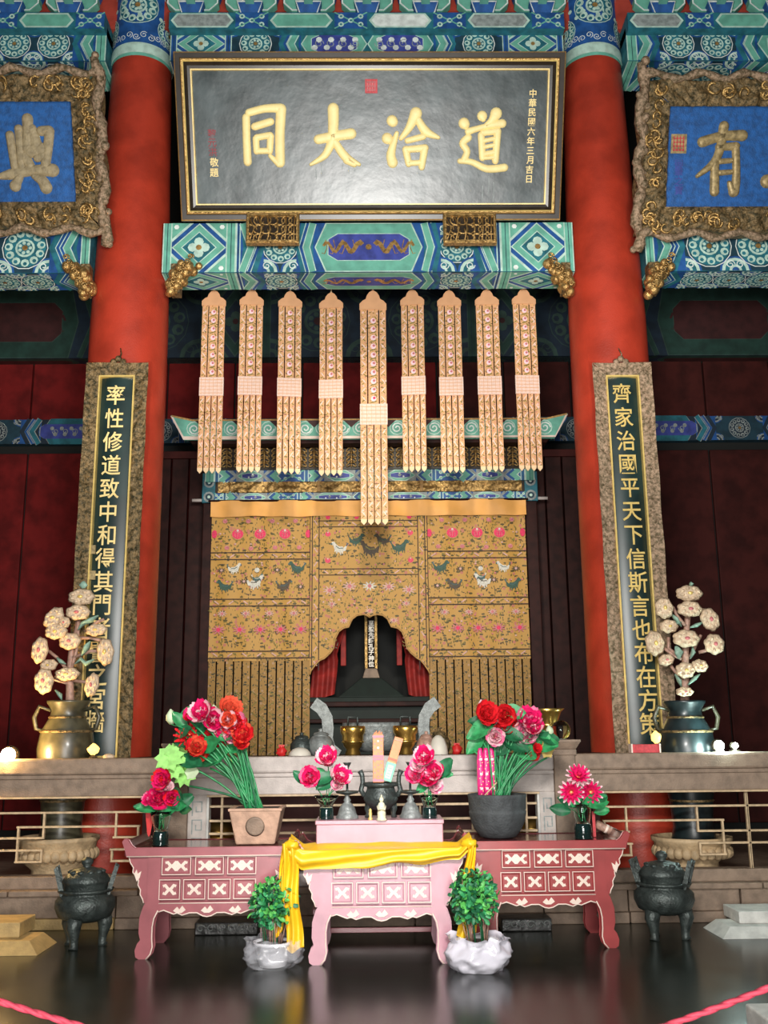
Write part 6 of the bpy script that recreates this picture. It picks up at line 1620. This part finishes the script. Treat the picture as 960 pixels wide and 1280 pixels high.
# full bunch in the round grey bowl
Bb = BWL
def sb2(i, n):
    q = (i*.381) % 1; return (.035-.07+.14*q, -.06+.10*((i*.73) % 1), -.01)
bouquet('upright bunch of red and hot pink flowers standing in the round grey bowl', Bb, BWL[1],
    [(606, 893, 14, 'p', RD, RD), (632, 895, 13, 'p', RD, RD), (624, 910, 14, 'p', RD, RD), (619, 921, 11, 'p', WH, PK), (661, 902, 15, 'p', MG, PK), (657, 919, 15, 'p', PK, WH), (666, 912, 12, 'p', MG, WH), (664, 944, 9, 'p', RD, RD), (640, 903, 10, 'p', RD, RD), (612, 902, 9, 'p', RD, WH), (650, 926, 9, 'p', WH, MG), (670, 936, 6, 'p', RD, RD)],
    [(602, 912, 14, 'leaf_green', 0), (594, 931, 10, 'leaf_green', 0), (641, 890, 11, 'leaf_green', 0), (610, 928, 10, 'leaf_green', 0), (655, 937, 12, 'leaf_green', 0), (637, 918, 11, 'leaf_dark', 0), (679, 931, 12, 'leaf_green', 0), (686, 923, 9, 'leaf_dark', 0), (683, 937, 8, 'gilt_bright', 6), (630, 932, 12, 'leaf_dark', 0), (644, 932, 11, 'leaf_dark', 0), (597, 902, 8, 'leaf_dark', 0), (676, 918, 8, 'leaf_green', 0)],
    [(602, 881, 5, 'petal_white'), (650, 890, 5, 'bud_pale'), (687, 913, 5, 'bud_pale')], sb2, 40, .14)
# magenta incense bundles standing in the bowl
for i, (px0, px1, lab) in enumerate(((602, 600, 'slender magenta wrapped bundle in the grey bowl, farthest from the stems'), (609, 607, 'slender magenta wrapped bundle in the grey bowl, second from the stems'), (617, 614, 'slender magenta wrapped bundle in the grey bowl, touching the stems'))):
    Yb = BWL[1]-.06+.02*i; a, b_ = pt(px0, 998, Yb), pt(px1, 935, Yb); d = b_-a
    a.z = BWL[2]+.0; d = b_-a
    t = thing('wrapped_bundle', lab, 'incense bundle', a, (0, atan2(d.x, d.z), 0), 'magenta wrapped bundles in the grey bowl'); L = d.length
    w_ = .034
    MB('pack_magenta', True).tube([(0, 0, 0), (0, 0, L*.3), (0, 0, L*.75), (0, 0, L*.95), (0, 0, L)], [w_*.8, w_, w_*.95, w_*.6, w_*.4], 8, .8).build('wrapper', t)
    P = Paint(lambda u, v, h: (u, -w_*.82-h, v), .002, .001)
    for k in range(3): P.rect(-.010, .012, L*(.2+.28*k), L*(.2+.28*k)+.02, 'petal_white', 1)
    for k in range(14): P.circ(-.012+.012*(k % 3), L*(.06+.06*k), .004, 'gilt_bright', 1, 6)
    P.build('printed_marks', t)
t = thing('straw_stick', 'thin pale stick leaning in the grey bowl across the magenta bundles', 'stick', pt(603, 996, BWL[1]-.16)); e = pt(621, 978, BWL[1]-.16)-pt(603, 996, BWL[1]-.16)
MB('lattice_gold', True).tube([(0, 0, -.01), e], .006, 6).build('stick', t)
# small vases
def small(lab, V, Y, blooms, leaves, nst=6):
    B = (V[0], V[1], V[2]+.012)
    return bouquet(lab, B, Y, blooms, leaves, [], lambda i, n: (.02*cos(i*2.1), .02*sin(i*2.1), 0), nst, .05, sr=.004, group='small flower bunches in glass vases')
small('magenta and white peonies in the small vase at the corner of the rose red table', V1, V1[1], [(206, 975, 12, 'p', MG, RD), (201, 984, 8, 'p', WH, PK), (199, 998, 13, 'p', MG, MG), (188, 1000, 8, 'p', MG, PK), (214, 997, 9, 'p', MG, RD), (203, 1005, 7, 'p', PK, WH), (211, 985, 6, 'p', WH, WH)],
    [(185, 1010, 9, 'leaf_green', 0), (214, 1009, 10, 'leaf_green', 0), (222, 1006, 8, 'leaf_green', 0), (178, 1010, 7, 'leaf_dark', 0), (228, 1002, 9, 'leaf_dark', 0), (222, 992, 7, 'leaf_dark', 0), (232, 1013, 6, 'leaf_dark', 0)])
small('three separate pink peonies in the goblet-shaped vase on the pink stand', V2, V2[1], [(410, 949, 12, 'p', MG, WH), (388, 973, 12, 'p', MG, PK), (424, 973, 12, 'p', MG, WH), (410, 953, 7, 'p', PK, WH), (422, 982, 7, 'p', WH, PK)],
    [(403, 974, 9, 'leaf_dark', 0), (375, 972, 7, 'leaf_dark', 0), (407, 980, 8, 'leaf_dark', 0), (400, 966, 6, 'leaf_green', 0)])
small('crowded pink and white peonies in the short vase on the pink stand', V3, V3[1], [(532, 948, 12, 'p', MG, WH), (520, 970, 11, 'p', PK, MG), (536, 972, 14, 'p', MG, PK), (524, 958, 9, 'p', WH, PK), (544, 966, 11, 'p', MG, WH), (542, 982, 9, 'p', WH, PK)],
    [(554, 962, 10, 'leaf_dark', 0), (528, 984, 6, 'leaf_green', 0), (556, 968, 6, 'leaf_green', 0)])
small('magenta lotus flowers in the straight vase before the stone post', V4, V4[1], [(723, 970, 11, 'l', MG, WH), (714, 990, 11, 'l', MG, WH), (738, 990, 11, 'l', MG, WH)],
    [(744, 1002, 11, 'leaf_green', 0), (709, 1003, 8, 'leaf_dark', 0), (700, 1012, 8, 'leaf_dark', 0), (750, 998, 6, 'leaf_dark', 0), (752, 1014, 6, 'leaf_green', 0), (718, 1004, 6, 'leaf_green', 0)])
t = thing('red_ribbon', 'small red ribbon hanging beside the small vase on the rose red table', 'ribbon', pt(186, 1046, V1[1]+.06))
MB('red_paper').prism([(-.035, .19), (.035, .19), (.012, .02), (.0, -.0), (-.012, .02)], -.003, .003).build('ribbon', t)
t = thing('red_card', 'narrow red card standing behind the straight vase on the deeper red table', 'card', (pt(743, 1046, V4[1]+.1).x, V4[1]+.1, zt))
MB('seal_red').box(-.010, .014, -.003, .003, 0, .20).build('card', t)
t = thing('fallen_bundle', 'brown paper roll lying at the upturned end of the deeper red table', 'paper roll', (pt(760, 1040, YF[2]+.4).x, YF[2]+.42, zt+.05), (0, .45, 0))
MB('jade_pink', True).tube([(-.10, 0, 0), (.10, 0, 0)], .035, 12).build('roll', t); MB('cream_line', True).tube([(-.02, 0, 0), (.0, 0, 0)], .0365, 12).build('paper_band', t)
# ------------------------------------------------------------------ potted plants in bags on the floor
def potted(lab, px, pybot, pxt, pytop, fol, w_pot, ypot):
    p = fl(px, pybot); Y = p.y+.14; x = pt(px, 1190, Y).x
    t = thing('potted_plant', lab, 'plant', (x, Y, 0), group='bagged green plants on the floor')
    H = pt(px, ypot, Y).z; r = w_pot/2/165
    MB('pot_white', True).lathe([(r*.66, 0.002), (r*.70, .01), (r*.90, H*.86), (r*1.0, H*.87), (r*1.02, H), (r*.93, H), (r*.88, H*.9), (0, H*.88)], 32, cap=False).build('pot', t)
    MB('soil', True).lathe([(r*.88, H*.90), (.002, H*.93)], 20, cap=False).build('soil', t)
    # crumpled clear bag round the pot
    for nm, kk in (('bag', 0),):
        def bf(u, v):
            a = 2*pi*u; zz = H*1.12*v; q = Vector((cos(a)*2.2, sin(a)*2.2, v*2.5+px))
            rr = r*(1.15+.45*sin(pi*min(1, v*1.05))*(1-.35*v))*(1+.22*noise.noise(q)+.12*noise.noise(q*2.7))
            if v > .85: rr *= 1+.28*(v-.85)*6*abs(sin(a*3+px))
            zz += .05*(v**3)*noise.noise(q*1.7)*3*H
            return (rr*cos(a), rr*sin(a), max(.003, zz))
        MB('bag' if px < 480 else 'bag_milky', True).grid(bf, 64, 18).build('clear_bag', t)
    # stems and leaves
    q = Vector((x, Y, 0)); c0 = pt(pxt, (pytop+fol)/2, Y)-q; hw_ = 27/165; hh = (pt(pxt, pytop, Y).z-pt(pxt, fol, Y).z)/2
    tips = []
    for i in range(26):
        a = rnd.uniform(0, 2*pi); s_ = rnd.random()**.6
        e = Vector((c0.x+hw_*.85*s_*cos(a), hw_*.8*s_*sin(a), c0.z+hh*rnd.uniform(-.7, .85)))
        s0 = Vector((r*.45*cos(a), r*.45*sin(a), H*.9))
        st = MB('jade_pink' if i % 3 else 'leaf_dark', True); st.tube([s0, s0.lerp(e, .35)+Vector((0, 0, .02)), s0.lerp(e, .7), e], [.0045, .004, .003, .002], 5); st.build('stem', t); tips.append((s0, e))
    for i in range(298):
        s0, e = tips[i % 26]; th = rnd.uniform(0, 2*pi); cz_ = rnd.uniform(-.95, 1); rr_ = rnd.random()**.33; sn = sqrt(1-cz_*cz_)
        p_ = c0+Vector((hw_*.98*rr_*sn*cos(th), hw_*.85*rr_*sn*sin(th), hh*1.0*rr_*cz_))
        d = (p_-c0); d.z = d.z*.6+.05
        b = MB(('leaf_green', 'leaf_dark', 'plant_bright')[i % 3], True)
        petal(b, p_, (d.x+rnd.uniform(-.1, .1), d.y-.08, d.z+rnd.uniform(-.1, .15)), rnd.uniform(0, 6.28), .5, rnd.uniform(.038, .058), .030, .4, b.slots[0])
        b.build('leaf', t)
    b = MB('leaf_green', True)
    for i in range(420):
        th = rnd.uniform(0, 2*pi); cz_ = rnd.uniform(-.9, 1); rr_ = rnd.random()**.4*.95; sn = sqrt(1-cz_*cz_); wob = 1+.16*sin(th*3)
        p_ = c0+Vector((hw_*rr_*sn*cos(th)*wob, hw_*.85*rr_*sn*sin(th), hh*rr_*cz_*wob)); d = p_-c0
        petal(b, p_, (d.x, d.y-.06, d.z+.05), rnd.uniform(0, 6.28), .5, rnd.uniform(.03, .05), .026, .4, ('leaf_green', 'leaf_dark', 'plant_bright')[i % 3])
    tag(b.build('foliage', t), kind='stuff')
    return t
mat('plant_bright', (.10, .46, .09), .5, var=.3, scale=18)
potted('bushy green plant in a white bagged pot, beside the longer yellow cloth tail', 341, 1213, 343, 1100, 1158, 46, 1176)
potted('bushy green plant in a white pot wholly wrapped in crumpled clear plastic', 597, 1217, 592, 1090, 1158, 50, 1174)
